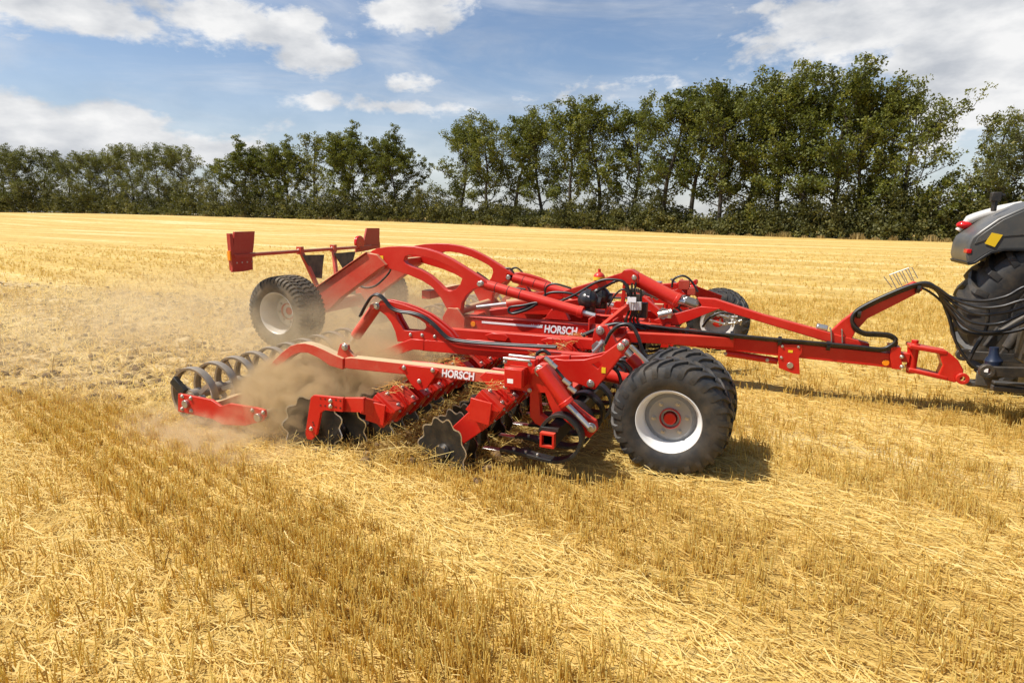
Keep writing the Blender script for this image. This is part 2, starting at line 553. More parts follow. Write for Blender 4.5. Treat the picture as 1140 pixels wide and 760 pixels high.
def build_ground():
    # graded grid: fine near, coarse out to the horizon
    def axis(c0, lo, hi):
        a = np.concatenate([np.linspace(0, 14, 57)[:-1], np.geomspace(14, hi, 46)])
        return np.concatenate([-a[::-1][:-1], a]) + c0
    xs, ys = axis(-1.0, 0, 3500), axis(0.0, 0, 3500)
    X, Y = np.meshgrid(xs, ys, indexing='ij')
    rng = np.random.default_rng(3)
    Z = terrain(X, Y)
    near = np.exp(-((X+1)**2+(Y+1)**2)/18**2)
    Z += near*(0.012*np.sin(X*1.7+Y*2.3)+0.010*np.sin(X*3.1-Y*1.2+1))
    lump = rng.normal(0, 1, X.shape)
    w = worked(X, Y) & (X > -16)
    Z += np.where(w, 0.034*lump, 0)
    n0, n1 = X.shape
    V = np.stack([X, Y, Z], -1).reshape(-1, 3)
    idx = np.arange(n0*n1).reshape(n0, n1)
    Q = np.stack([idx[:-1,:-1], idx[1:,:-1], idx[1:,1:], idx[:-1,1:]], -1).reshape(-1, 4)
    me = bpy.data.meshes.new('ground')
    me.from_pydata(V.tolist(), [], Q.tolist())
    me.materials.append(gm); me.shade_smooth()
    o = bpy.data.objects.new('ground', me); col.objects.link(o)
    o['kind'] = 'structure'
    return o
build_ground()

def np_mesh(name, V, Q, mat, attr=None):
    """big mesh of quads from numpy arrays"""
    me = bpy.data.meshes.new(name)
    nv, nq = len(V), len(Q)
    me.vertices.add(nv); me.vertices.foreach_set('co', np.ascontiguousarray(V, np.float32).ravel())
    me.loops.add(nq*4); me.loops.foreach_set('vertex_index', np.ascontiguousarray(Q, np.int32).ravel())
    me.polygons.add(nq); me.polygons.foreach_set('loop_start', np.arange(0, nq*4, 4, dtype=np.int32))
    if attr is not None:
        a = me.attributes.new('tone', 'FLOAT', 'POINT'); a.data.foreach_set('value', np.ascontiguousarray(attr, np.float32))
    me.update(calc_edges=True); me.materials.append(mat)
    me.validate()
    return me

def straw_mat(name, lo, md, hi):
    m, nt_, b_ = new_mat(name)
    a = nt_.nodes.new('ShaderNodeAttribute'); a.attribute_name = 'tone'
    cc = ramp(nt_, a.outputs['Fac'], [(0.0, lo), (0.5, md), (1.0, hi)])
    nz_ = noise_node(nt_, 30, 2)
    cc = mixc(nt_, 0.25, cc, mixc(nt_, nz_.outputs[0], (0.3, 0.2, 0.1), (0.9, 0.8, 0.6)), 'OVERLAY')
    nt_.links.new(cc, b_.inputs['Base Color'])
    b_.inputs['Roughness'].default_value = 0.55
    b_.inputs['Specular IOR Level'].default_value = 0.35
    tr = nt_.nodes.new('ShaderNodeBsdfTranslucent'); nt_.links.new(cc, tr.inputs[0])
    ms = nt_.nodes.new('ShaderNodeMixShader'); ms.inputs[0].default_value = 0.5
    nt_.links.new(b_.outputs[0], ms.inputs[1]); nt_.links.new(tr.outputs[0], ms.inputs[2])
    nt_.links.new(ms.outputs[0], nt_.nodes['Material Output'].inputs[0])
    return m
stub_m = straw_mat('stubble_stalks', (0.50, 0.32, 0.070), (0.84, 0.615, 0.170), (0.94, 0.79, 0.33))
loose_m = straw_mat('loose_straw', (0.40, 0.25, 0.06), (0.77, 0.565, 0.180), (0.92, 0.775, 0.38))

def sample_view(rng, n, d0, d1, wide=1.65):
    """points on the field spread evenly over the wedge the photo looks at"""
    d = np.sqrt(rng.uniform(d0*d0, d1*d1, n))
    t = rng.uniform(-1, 1, n)*0.86*wide
    x = CAM[0] + d*math.sin(_y) + d*t*math.cos(_y)
    y = CAM[1] + d*math.cos(_y) - d*t*math.sin(_y)
    return x, y, d

def build_stubble():
    rng = np.random.default_rng(11)
    Vs, Qs, Ts, off = [], [], [], 0
    RX, RY = 0.954, -0.298     # row direction
    for (n, d0, d1, wmul, stalks) in ((25000, 1.3, 7.0, 1.0, 5), (44000, 7.0, 16, 1.5, 4), (84000, 16, 46, 1.9, 3)):
        x, y, d = sample_view(rng, n, d0, d1)
        u = RX*x + RY*y; v = swath(x, y)
        step = 0.14
        v = np.round(v/step)*step + rng.normal(0, 0.018, n)
        x = RX*u + 0.298*v; y = RY*u + 0.954*v
        keep = rng.uniform(0, 1, n) > band(v)*0.97
        wk = worked(x, y)
        keep &= ~(wk & (rng.uniform(0, 1, n) > 0.05))
        inner = (np.abs(y) < 3.75) & (x > -2.6) & (x < -1.3)
        keep &= ~(inner & (rng.uniform(0, 1, n) > 0.35))
        # pressed flat under the wheels
        for yy in (-3.05, -2.55, 2.55, 3.05):
            keep &= ~((np.abs(y-yy) < 0.27) & (x < 0.15))
        # thinner, trodden stubble ahead of the machine and close to the camera; sparse far away
        ahead = np.clip((x+0.6)/1.5, 0, 1)*np.clip((y+5.6)/.8, 0, 1)
        keep &= rng.uniform(0, 1, n) > 0.45*ahead
        keep &= rng.uniform(0, 1, n) > 0.25*np.clip((-5.9-v)/.5, 0, 1)
        keep &= rng.uniform(0, 1, n) > np.clip((d-14)/30, 0, 1)**0.7
        # patchy gaps
        gap = np.sin(x*2.1+y*0.7)*np.sin(y*2.7-x*0.9+1.3) + 0.5*np.sin(u*1.1+v*5)
        keep &= rng.uniform(-1.3, 1.4, n) > gap*0.75-0.25
        x, y, d = x[keep], y[keep], d[keep]
        x = np.repeat(x, stalks); y = np.repeat(y, stalks); d = np.repeat(d, stalks)
        m = len(x)
        x = x + rng.normal(0, 0.028, m); y = y + rng.normal(0, 0.020, m)
        h = rng.uniform(0.07, 0.18, m)*np.where(y > -5.0, 0.75, 1.0)
        lean = rng.normal(0, 0.16, (m, 2)); lean[:, 0] -= 0.05
        r = rng.uniform(0.0028, 0.0046, m)*wmul
        z0 = terrain(x, y) - 0.01
        base = np.stack([x, y, z0], -1)
        top = base + np.stack([lean[:, 0]*h, lean[:, 1]*h, h], -1)
        a0 = rng.uniform(0, 6.28, m)
        V = np.empty((m, 6, 3))
        for k in range(3):
            o = np.stack([np.cos(a0+k*2.094), np.sin(a0+k*2.094), np.zeros(m)], -1)*r[:, None]
            V[:, k] = base+o; V[:, 3+k] = top+o*0.8
        q = np.array([[0,1,4,3],[1,2,5,4],[2,0,3,5]])
        Q = (np.arange(m)*6)[:, None, None] + q[None] + off
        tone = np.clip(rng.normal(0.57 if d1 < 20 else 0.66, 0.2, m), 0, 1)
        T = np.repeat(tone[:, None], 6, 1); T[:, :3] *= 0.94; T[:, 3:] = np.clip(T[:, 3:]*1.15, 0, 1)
        Vs.append(V.reshape(-1, 3)); Qs.append(Q.reshape(-1, 4)); Ts.append(T.ravel()); off += m*6
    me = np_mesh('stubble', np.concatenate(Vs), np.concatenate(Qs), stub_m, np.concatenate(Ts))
    o = bpy.data.objects.new('stubble', me); col.objects.link(o)
    tag(o, 'standing golden stubble stalks in rows across the cut grain field', 'stubble', kind='stuff')
build_stubble()

def build_straw():
    rng = np.random.default_rng(5)
    Vs, Qs, Ts, off = [], [], [], 0
    for (n, d0, d1, wmul, zr) in ((104000, 1.3, 7.0, 1.0, .03), (116000, 7.0, 17, 1.5, .035), (84000, 17, 48, 3.0, .04)):
        x, y, d = sample_view(rng, n, d0, d1)
        bnd = band(swath(x, y))
        keep = rng.uniform(0, 1, n) < np.where(worked(x, y), 0.9, np.where((np.abs(y) < 3.7) & (x > -2.7) & (x < -.5), 0.30, 0.60 + 0.6*bnd))*(1-np.clip((d-20)/28, 0, 1)**1.2)
        x, y, bnd = x[keep], y[keep], bnd[keep]
        m = len(x)
        L = rng.uniform(0.05, 0.22, m)*(1+0.25*(wmul-1)); w = rng.uniform(0.0025, 0.0065, m)*wmul
        ang = np.where(rng.uniform(0, 1, m) < 0.6, rng.normal(-0.30, 0.45, m), rng.uniform(0, 3.14, m))
        wk = worked(x, y)
        pit = rng.normal(0, 0.12, m) + np.where(wk, rng.normal(0, 0.42, m), 0)
        z = terrain(x, y) + rng.uniform(0.004, zr, m) + np.abs(np.sin(pit))*L*0.5 + np.where(bnd > .4, rng.uniform(0, .03, m), 0)
        dx = np.stack([np.cos(ang)*np.cos(pit), np.sin(ang)*np.cos(pit), np.sin(pit)], -1)*(L/2)[:, None]
        sd_ = np.stack([-np.sin(ang), np.cos(ang), rng.normal(0, .5, m)], -1)*(w/2)[:, None]
        c0 = np.stack([x, y, z], -1)
        bend = np.stack([-np.sin(ang), np.cos(ang), rng.uniform(-.3, 1, m)], -1)*(rng.normal(0, 0.06, m)*L)[:, None]
        V = np.stack([c0-dx-sd_, c0-dx+sd_, c0+bend-sd_, c0+bend+sd_, c0+dx-sd_, c0+dx+sd_], 1)
        q = np.array([[0,2,3,1],[2,4,5,3]])
        Q = (np.arange(m)*6)[:, None, None] + q[None] + off
        tone = np.clip(rng.normal(0.45, 0.2, m) + 0.25*bnd - 0.12*wk, 0, 1)
        Vs.append(V.reshape(-1, 3)); Qs.append(Q.reshape(-1, 4)); Ts.append(np.repeat(tone, 6)); off += m*6
    me = np_mesh('straw', np.concatenate(Vs), np.concatenate(Qs), loose_m, np.concatenate(Ts))
    o = bpy.data.objects.new('straw', me); col.objects.link(o)
    tag(o, 'loose pale straw lying flat over the field between the stubble', 'straw', kind='stuff')
build_straw()

def build_clods():
    """earth and tangled straw thrown up under and behind the discs"""
    rng = np.random.default_rng(21)
    mb = MB()
    for i in range(2600):
        if i < 900:
            x, y = rng.uniform(-4.6, -1.2), rng.uniform(-3.8, 3.7)
        else:
            x, y = -4.6-rng.exponential(5.5), rng.uniform(-3.8, 3.7)
        r = rng.uniform(0.015, 0.055)*(1.15 if x > -4.6 else rng.uniform(.6, 1.3))
        pts = []
        for (a, bq) in ((0,0),):
            pass
        c0 = Vector((x, y, r*0.35)); n = 6
        vs = [c0+Vector((0,0,r*rng.uniform(.5,1)))]
        for ring, (hh, rr) in enumerate(((.45,.8),(-.3,1.0))):
            for k in range(n):
                t = 2*math.pi*k/n+ring*.5
                q = r*rr*rng.uniform(.55, 1.4)
                vs.append(c0+Vector((math.cos(t)*q, math.sin(t)*q, r*hh)))
        fs = [(0, 1+k, 1+(k+1) % n) for k in range(n)]
        fs += [(1+k, 1+n+k, 1+n+(k+1) % n, 1+(k+1) % n) for k in range(n)]
        mb.add(vs, fs)
    m = plain('earth_clod', (0.15, 0.088, 0.036), 0.9, 0, 0.5, 12, bmp=0.4)
    o = mb.build('soil_clods', m, None, 0, 60)
    tag(o, 'brown crumbs of turned earth under and behind the disc machine', 'soil', kind='stuff')
    # tangled straw caught between the disc rows
    Vs, Qs, Ts = [], [], []
    n = 14000
    x = rng.uniform(-3.6, -0.9, n); y = rng.uniform(-3.75, 3.7, n)
    x[:6500] = rng.uniform(-2.55, -1.45, 6500)
    hump = np.exp(-((x+2.0)/.45)**2)*(0.5+0.5*np.sin(y*5)*np.sin(y*2.3+1))
    z = rng.uniform(0.0, 1.0, n)*(0.05+0.30*np.abs(hump))
    L = rng.uniform(.07, .3, n); w = rng.uniform(.003, .0065, n)
    dv = rng.normal(0, 1, (n, 3)); dv[:, 2] = dv[:, 2]*.45; dv /= np.linalg.norm(dv, axis=1)[:, None]
    sv = np.cross(dv, rng.normal(0, 1, (n, 3))); sv /= np.linalg.norm(sv, axis=1)[:, None]
    c0 = np.stack([x, y, z+.02], -1); dv *= (L/2)[:, None]; sv *= (w/2)[:, None]
    k = 500   # wisps caught on the clamp housings
    c0[-k:, 0] = np.where(rng.uniform(0, 1, k) < .6, -2.44, -1.42)+rng.normal(0, .06, k); c0[-k:, 1] = rng.uniform(-3.5, -.8, k)
    c0[-k:, 2] = np.where(c0[-k:, 0] < -2, .56, .71)+rng.uniform(0, .03, k); dv[-k:, 2] *= .3
    V = np.stack([c0-dv-sv, c0-dv+sv, c0+dv+sv, c0+dv-sv], 1).reshape(-1, 3)
    Q = np.arange(n*4).reshape(-1, 4)
    me = np_mesh('tangled_straw', V, Q, loose_m, np.repeat(np.clip(rng.normal(.3, .25, n), 0, 1), 4))
    o = bpy.data.objects.new('tangled_straw', me); col.objects.link(o)
    tag(o, 'tangled straw heaped between the disc rows of the red machine', 'straw', kind='stuff')
build_clods()

# ------------------------------------------------------------------ trees
def leaf_mat(name, a, b_, c_):
    m, nt_, bs = new_mat(name)
    at_ = nt_.nodes.new('ShaderNodeAttribute'); at_.attribute_name = 'tone'
    oi = nt_.nodes.new('ShaderNodeObjectInfo')
    f = mth(nt_, 'ADD', at_.outputs['Fac'], mth(nt_, 'MULTIPLY', mth(nt_, 'SUBTRACT', oi.outputs['Random'], 0.5), 0.35), True)
    cc = ramp(nt_, f, [(0.0, a), (0.5, b_), (1.0, c_)])
    nt_.links.new(cc, bs.inputs['Base Color'])
    bs.inputs['Roughness'].default_value = 0.55
    bs.inputs['Specular IOR Level'].default_value = 0.25
    tr = nt_.nodes.new('ShaderNodeBsdfTranslucent')
    nt_.links.new(mixc(nt_, 1.0, cc, (1.0, 1.0, 0.5), 'MULTIPLY'), tr.inputs[0])
    ms = nt_.nodes.new('ShaderNodeMixShader'); ms.inputs[0].default_value = 0.38
    nt_.links.new(bs.outputs[0], ms.inputs[1]); nt_.links.new(tr.outputs[0], ms.inputs[2])
    nt_.links.new(ms.outputs[0], nt_.nodes['Material Output'].inputs[0])
    return m
leaf_green = leaf_mat('oak_leaves', (0.065, 0.078, 0.014), (0.135, 0.152, 0.028), (0.24, 0.24, 0.050))
leaf_dusty = leaf_mat('dusty_oak_leaves', (0.080, 0.090, 0.026), (0.140, 0.150, 0.042), (0.22, 0.22, 0.065))
leaf_yell = leaf_mat('yellow_green_leaves', (0.08, 0.095, 0.016), (0.15, 0.16, 0.03), (0.27, 0.24, 0.055))
leaf_scrub = leaf_mat('scrub_leaves', (0.055, 0.058, 0.018), (0.120, 0.122, 0.038), (0.24, 0.22, 0.075))
bark = plain('oak_bark', (0.055, 0.045, 0.034), 0.9, 0, 0.4, 6, bmp=0.5)

def leaf_cards(rng, centres, radii, per, size, tones, flat=1.0):
    n = len(centres)*per
    c = np.repeat(centres, per, 0); rr = np.repeat(radii, per)
    d = rng.normal(0, 1, (n, 3)); d /= np.linalg.norm(d, axis=1)[:, None]
    p = c + d*(rr*rng.uniform(0.15, 1, n)**0.6)[:, None]*np.array([1, 1, 0.75*flat])
    a = rng.normal(0, 1, (n, 3)); a /= np.linalg.norm(a, axis=1)[:, None]
    nrm = rng.normal(0, 1, (n, 3)); nrm[:, 2] += 0.6
    b_ = np.cross(a, nrm); b_ /= np.linalg.norm(b_, axis=1)[:, None]
    s = rng.uniform(0.6, 1.25, n)[:, None]*size
    a *= s*0.5; b_ *= s*0.34
    V = np.stack([p-a, p+b_*0.9-a*0.1, p+a, p-b_*0.9+a*0.1], 1).reshape(-1, 3)
    Q = np.arange(n*4).reshape(-1, 4)
    T = np.repeat(np.clip(np.repeat(tones, per)+rng.normal(0, .13, n), 0, 1), 4)
    return V, Q, T

HTOP = {}
def make_tree(seed, height, spread, first, density, leaf, name='oak_tree', leafsize=0.34, per=30):
    """trunk and limbs as tubes, leaf sprays at the branch ends"""
    rng = np.random.default_rng(seed); rnd = random.Random(seed)
    mb = MB(); ends = []
    def limb(p, d, L, r, lvl):
        n = 5 if lvl else 9
        pts, rad = [Vector(p)], [r]
        dd = Vector(d).normalized()
        for i in range(1, n+1):
            wob = 0.10 if lvl == 0 else 0.26
            dd = (dd + Vector((rnd.gauss(0, wob), rnd.gauss(0, wob), rnd.gauss(0, wob*.5)+0.07*lvl))).normalized()
            if lvl == 0: dd = (dd + Vector((0, 0, 0.35))).normalized()
            pts.append(pts[-1]+dd*L/n); rad.append(max(0.015, r*(1-0.80*i/n)))
        mb.tube(pts, rad, 7 if lvl == 0 else 5 if lvl == 1 else 4, False)
        return pts, rad
    trunk, tr = limb((0, 0, -0.3), (rnd.gauss(0, .04), rnd.gauss(0, .04), 1), height*0.92, 0.019*height, 0)
    H = height
    def along(pts, t):
        f = t*(len(pts)-1); i = min(int(f), len(pts)-2)
        return pts[i].lerp(pts[i+1], f-i)
    nb = int(15+density*12)
    for k in range(nb):
        t = first + (0.97-first)*((k+rnd.random()*.8)/nb)
        p = along(trunk, t)
        az_ = k*2.4+rnd.uniform(-.5, .5)
        prof = math.sin(math.pi*min(1, max(0.0, (t-first*0.7)/(1.02-first*0.7)))**0.75)
        L = spread*(0.62+0.55*prof)*rnd.uniform(.75, 1.2)
        up = 0.15+0.75*t+rnd.uniform(-.2, .25)
        pts, rad = limb(p, (math.cos(az_), math.sin(az_), up), L, 0.0065*H*(1.15-t), 1)
        for j in range(int(4+density*3)):
            tt = 0.3+0.7*(j+rnd.random())/(4+density*3)
            q = along(pts, min(tt, 1.0))
            dr = (pts[-1]-pts[0]).normalized()+Vector((rnd.gauss(0, .65), rnd.gauss(0, .65), rnd.gauss(0.1, .5)))
            p2, _ = limb(q, dr, L*rnd.uniform(.28, .5), 0.0022*H, 2)
            ends.append(p2[-1]); ends.append(along(p2, .6))
            if rnd.random() < .5: ends.append(q+Vector((rnd.gauss(0, .4), rnd.gauss(0, .4), rnd.gauss(0, .3))))
        ends.append(pts[-1])
    for _ in range(6): ends.append(trunk[-1]+Vector((rnd.gauss(0, .7), rnd.gauss(0, .7), rnd.uniform(-1.0, .5))))
    C = np.array([tuple(e) for e in ends])
    C = C[rng.uniform(0, 1, len(C)) < 0.80]
    rad = rng.uniform(0.45, 1.15, len(C))*H/18
    tones = np.clip(rng.normal(0.42, 0.22, len(C)), 0, 1)
    V, Q, T = leaf_cards(rng, C, rad, per, leafsize*H/18, tones)
    trunk_o_mesh = mb
    root = empty(name)
    mb.build('trunk', bark, root, 0, 60, recalc=False)
    me = np_mesh('crown', V, Q, leaf, T)
    co = bpy.data.objects.new('crown', me); col.objects.link(co); co.parent = root
    HTOP[root.name] = float(np.percentile(V[:, 2], 99.85))
    return root

def copy_tree(root, name=None):
    r = root.copy(); col.objects.link(r)
    for ch in root.children:
        c_ = ch.copy(); col.objects.link(c_); c_.parent = r
    return r

def depth_at(px):
    return float(np.interp(px, [-200, 0, 100, 240, 430, 600, 800, 1000, 1140, 1300], [185, 178, 165, 143, 125, 105, 84, 70, 63, 57]))
def base_row(px):
    return float(np.interp(px, [0, 100, 240, 430, 600, 800, 1060, 1140], [234, 236, 242, 246, 253, 259, 267, 270]))

PROTO = {
    'a': make_tree(1, 18, 4.7, 0.22, 1.05, leaf_green), 'b': make_tree(2, 18, 4.3, 0.27, 0.9, leaf_green),
    'c': make_tree(3, 18, 5.3, 0.19, 1.3, leaf_green), 'd': make_tree(4, 18, 6.4, 0.10, 1.5, leaf_dusty),
    'e': make_tree(5, 18, 7.2, 0.08, 1.6, leaf_dusty), 'f': make_tree(6, 18, 3.6, 0.26, 0.3, leaf_dusty),
    'g': make_tree(8, 18, 6.2, 0.16, 1.35, leaf_green), 'h': make_tree(9, 18, 5.2, 0.18, 0.6, leaf_yell),
    'k': make_tree(12, 18, 8.2, 0.24, 1.9, leaf_green, leafsize=0.42, per=44),
}
ORD = ['', 'first', 'second', 'third', 'fourth', 'fifth', 'sixth', 'seventh', 'eighth', 'ninth', 'tenth', 'eleventh', 'twelfth',
       'thirteenth', 'fourteenth', 'fifteenth', 'sixteenth', 'seventeenth', 'eighteenth']
TREES = []
for i, (px, ty, k) in enumerate([(8, 166, 'd'), (30, 161, 'e'), (52, 166, 'd'), (78, 172, 'e'), (104, 168, 'd'), (128, 166, 'e'), (152, 160, 'd'), (180, 159, 'e'), (206, 161, 'd')]):
    n = 9-i
    TREES.append((px, ty, k, ('dusty olive tree at the right end of the far left clump' if n == 1 else
                  'dusty olive tree, %s from the right end of the far left clump' % ORD[n]), 'trees of the far left clump'))
TREES += [(241, 180, 'f', 'thin pale half bare tree standing between two clumps left of centre', None),
          (278, 152, 'k', 'broad dark tree just right of the thin pale tree', None),
          (320, 152, 'k', 'dark tree, second to the right of the thin pale tree', None),
          (353, 147, 'h', 'yellow green tree between the dark trees left of the gap', None),
          (392, 137, 'k', 'tallest tree of the clump left of the gap in the row', None),
          (438, 141, 'k', 'tree with a bare lower trunk standing right beside the gap', None)]
for i, (px, ty, k) in enumerate([(510, 124, 'c'), (543, 130, 'a'), (574, 127, 'b'), (606, 117, 'c'), (636, 111, 'a'), (668, 107, 'b'), (703, 101, 'c'),
                                 (737, 97, 'b'), (768, 93, 'b'), (801, 89, 'a'), (830, 83, 'c'), (862, 74, 'a'), (893, 70, 'c'), (926, 69, 'a'), (962, 77, 'c')]):
    TREES.append((px, ty, k, 'tall leafy tree, %s to the right of the gap in the row' % ORD[i+1], 'tall trees of the main row'))
TREES += [(1008, 86, 'g', 'wide spreading tree ending the tall row beside the sky gap', None),
          (1098, 121, 'h', 'sparse thin topped tree right of the sky gap', None),
          (1132, 138, 'e', 'rounded tree behind the tractor at the right edge of the photo', None)]
used = set()
rnd = random.Random(4)
for (px, ty, k, lab, grp) in TREES:
    ht = HTOP[PROTO[k].name]
    r = PROTO[k] if k not in used else copy_tree(PROTO[k])
    used.add(k)
    dep = depth_at(px)*(1+rnd.uniform(-.02, .02))
    x, y = far(px, dep)
    dr = ray(px, ty)
    h = CAM[2]+dr[2]*dep/(dr[0]*math.sin(_y)+dr[1]*math.cos(_y)) - float(terrain(x, y))
    s = h/ht
    r.location = (x, y, float(terrain(x, y)))
    r.rotation_euler = (0, 0, rnd.uniform(0, 6.28))
    r.scale = (s*rnd.uniform(.95, 1.1),)*2 + (s,)
    tag(r, lab, 'tree', grp)

def build_undergrowth():
    rng = np.random.default_rng(77)
    C, rad, tn = [], [], []
    px = -90.0
    while px < 1260:
        dep = depth_at(px)
        for _ in range(4):
            dd = dep*(1+rng.uniform(-.035, .02))-1.0
            x, y = far(px+rng.uniform(-5, 5), dd)
            zb = float(terrain(x, y))
            hh = rng.uniform(1.5, 7.0 if px < 440 or px > 930 else 4.9)*(1.0+0.5*math.sin(px*.05)*math.sin(px*.021+1))
            w = rng.uniform(1.0, 2.4)
            t0 = np.clip(rng.normal(.4, .2), 0, 1)
            for _k in range(11):
                zz = rng.uniform(0.1, 1)*hh
                q = w*(1.1-0.75*zz/hh)
                C.append((x+rng.normal(0, q*.6), y+rng.normal(0, q*.6), zb+zz)); rad.append(rng.uniform(.45, .95)); tn.append(t0+rng.normal(0, .1))
        px += 5.2*60/dep if dep < 60 else 330/dep
    V, Q, T = leaf_cards(rng, np.array(C), np.array(rad), 15, 0.36, np.clip(np.array(tn), 0, 1))
    me = np_mesh('undergrowth', V, Q, leaf_scrub, T)
    o = bpy.data.objects.new('undergrowth', me); col.objects.link(o)
    tag(o, 'dark tangled scrub along the foot of the tree row', 'undergrowth', kind='stuff')
build_undergrowth()

def bush(px, dep_off, h, w, leaf, label, seed):
    rng = np.random.default_rng(seed)
    root = empty('bush')
    x, y = far(px, depth_at(px)-dep_off)
    root.location = (x, y, float(terrain(x, y)))
    mb = MB(); ends = []
    for k in range(14):
        a = k*2.4; d = Vector((math.cos(a)*w*.5*rng.uniform(.3, 1), math.sin(a)*w*.5*rng.uniform(.3, 1), h*rng.uniform(.6, .95)))
        mb.tube([Vector((0, 0, -.1)), d*.5+Vector((rng.normal(0, .1), 0, .1)), d], [.06, .04, .015], 4, False)
        for t in (.35, .55, .75, .92, 1.0): ends.append(d*t+Vector(rng.normal(0, .35, 3)))
    C = np.array([tuple(e) for e in ends]); C[:, 2] = np.maximum(C[:, 2], .3)
    V, Q, T = leaf_cards(rng, C, rng.uniform(.4, .8, len(C)), 24, .32, np.clip(rng.normal(.5, .2, len(C)), 0, 1))
    mb.build('stems', bark, root, 0, 60, recalc=False)
    me = np_mesh('foliage', V, Q, leaf, T)
    f = bpy.data.objects.new('foliage', me); col.objects.link(f); f.parent = root
    tag(root, label, 'bush')
bush(1040, 2.5, 6.2, 4.6, leaf_yell, 'bright yellow green bush under the right end of the tall row', 1)
bush(838, 2.5, 4.0, 3.6, leaf_yell, 'pale green low bush in the scrub below the tallest trees', 2)
bush(1088, 2.0, 7.0, 5.0, leaf_green, 'dark round bush below the sparse thin topped tree', 3)
bush(340, 3.0, 6.0, 6.0, leaf_dusty, 'large dusty bush in the scrub below the yellow green tree', 4)

# ================================================================== the red disc machine
harrow = empty('disc_harrow', (0, 0, 0))
tag(harrow, 'wide red folding disc machine trailed over the stubble in a cloud of dust', 'disc harrow')
RM = [red, steel]; RDM = [red_dusty, steel]

def lettering(text, p, height, width, y, parent, mat=white, slant=0.0, t=0.003):
    cu = bpy.data.curves.new('lettering', 'FONT')
    cu.body = text; cu.size = 1.0; cu.extrude = 0.01; cu.offset = 0.034; cu.shear = slant
    tmp = bpy.data.objects.new('tmp_text', cu); col.objects.link(tmp)
    dg = bpy.context.evaluated_depsgraph_get()
    me = bpy.data.meshes.new_from_object(tmp.evaluated_get(dg))
    bpy.data.objects.remove(tmp)
    co = np.empty(len(me.vertices)*3); me.vertices.foreach_get('co', co); co = co.reshape(-1, 3)
    mn, mxx = co.min(0), co.max(0)
    u = (co[:, 0]-mn[0])/(mxx[0]-mn[0]); v = (co[:, 1]-mn[1])/(mxx[1]-mn[1]); w = (co[:, 2]-mn[2])/(mxx[2]-mn[2])
    new = np.stack([p[0]+u*width, y-(w*t)-0.001, p[1]+v*height], -1)
    me.vertices.foreach_set('co', new.ravel()); me.update()
    me.materials.clear(); me.materials.append(mat)
    o = bpy.data.objects.new('lettering', me); col.objects.link(o); o.parent = parent
    return o

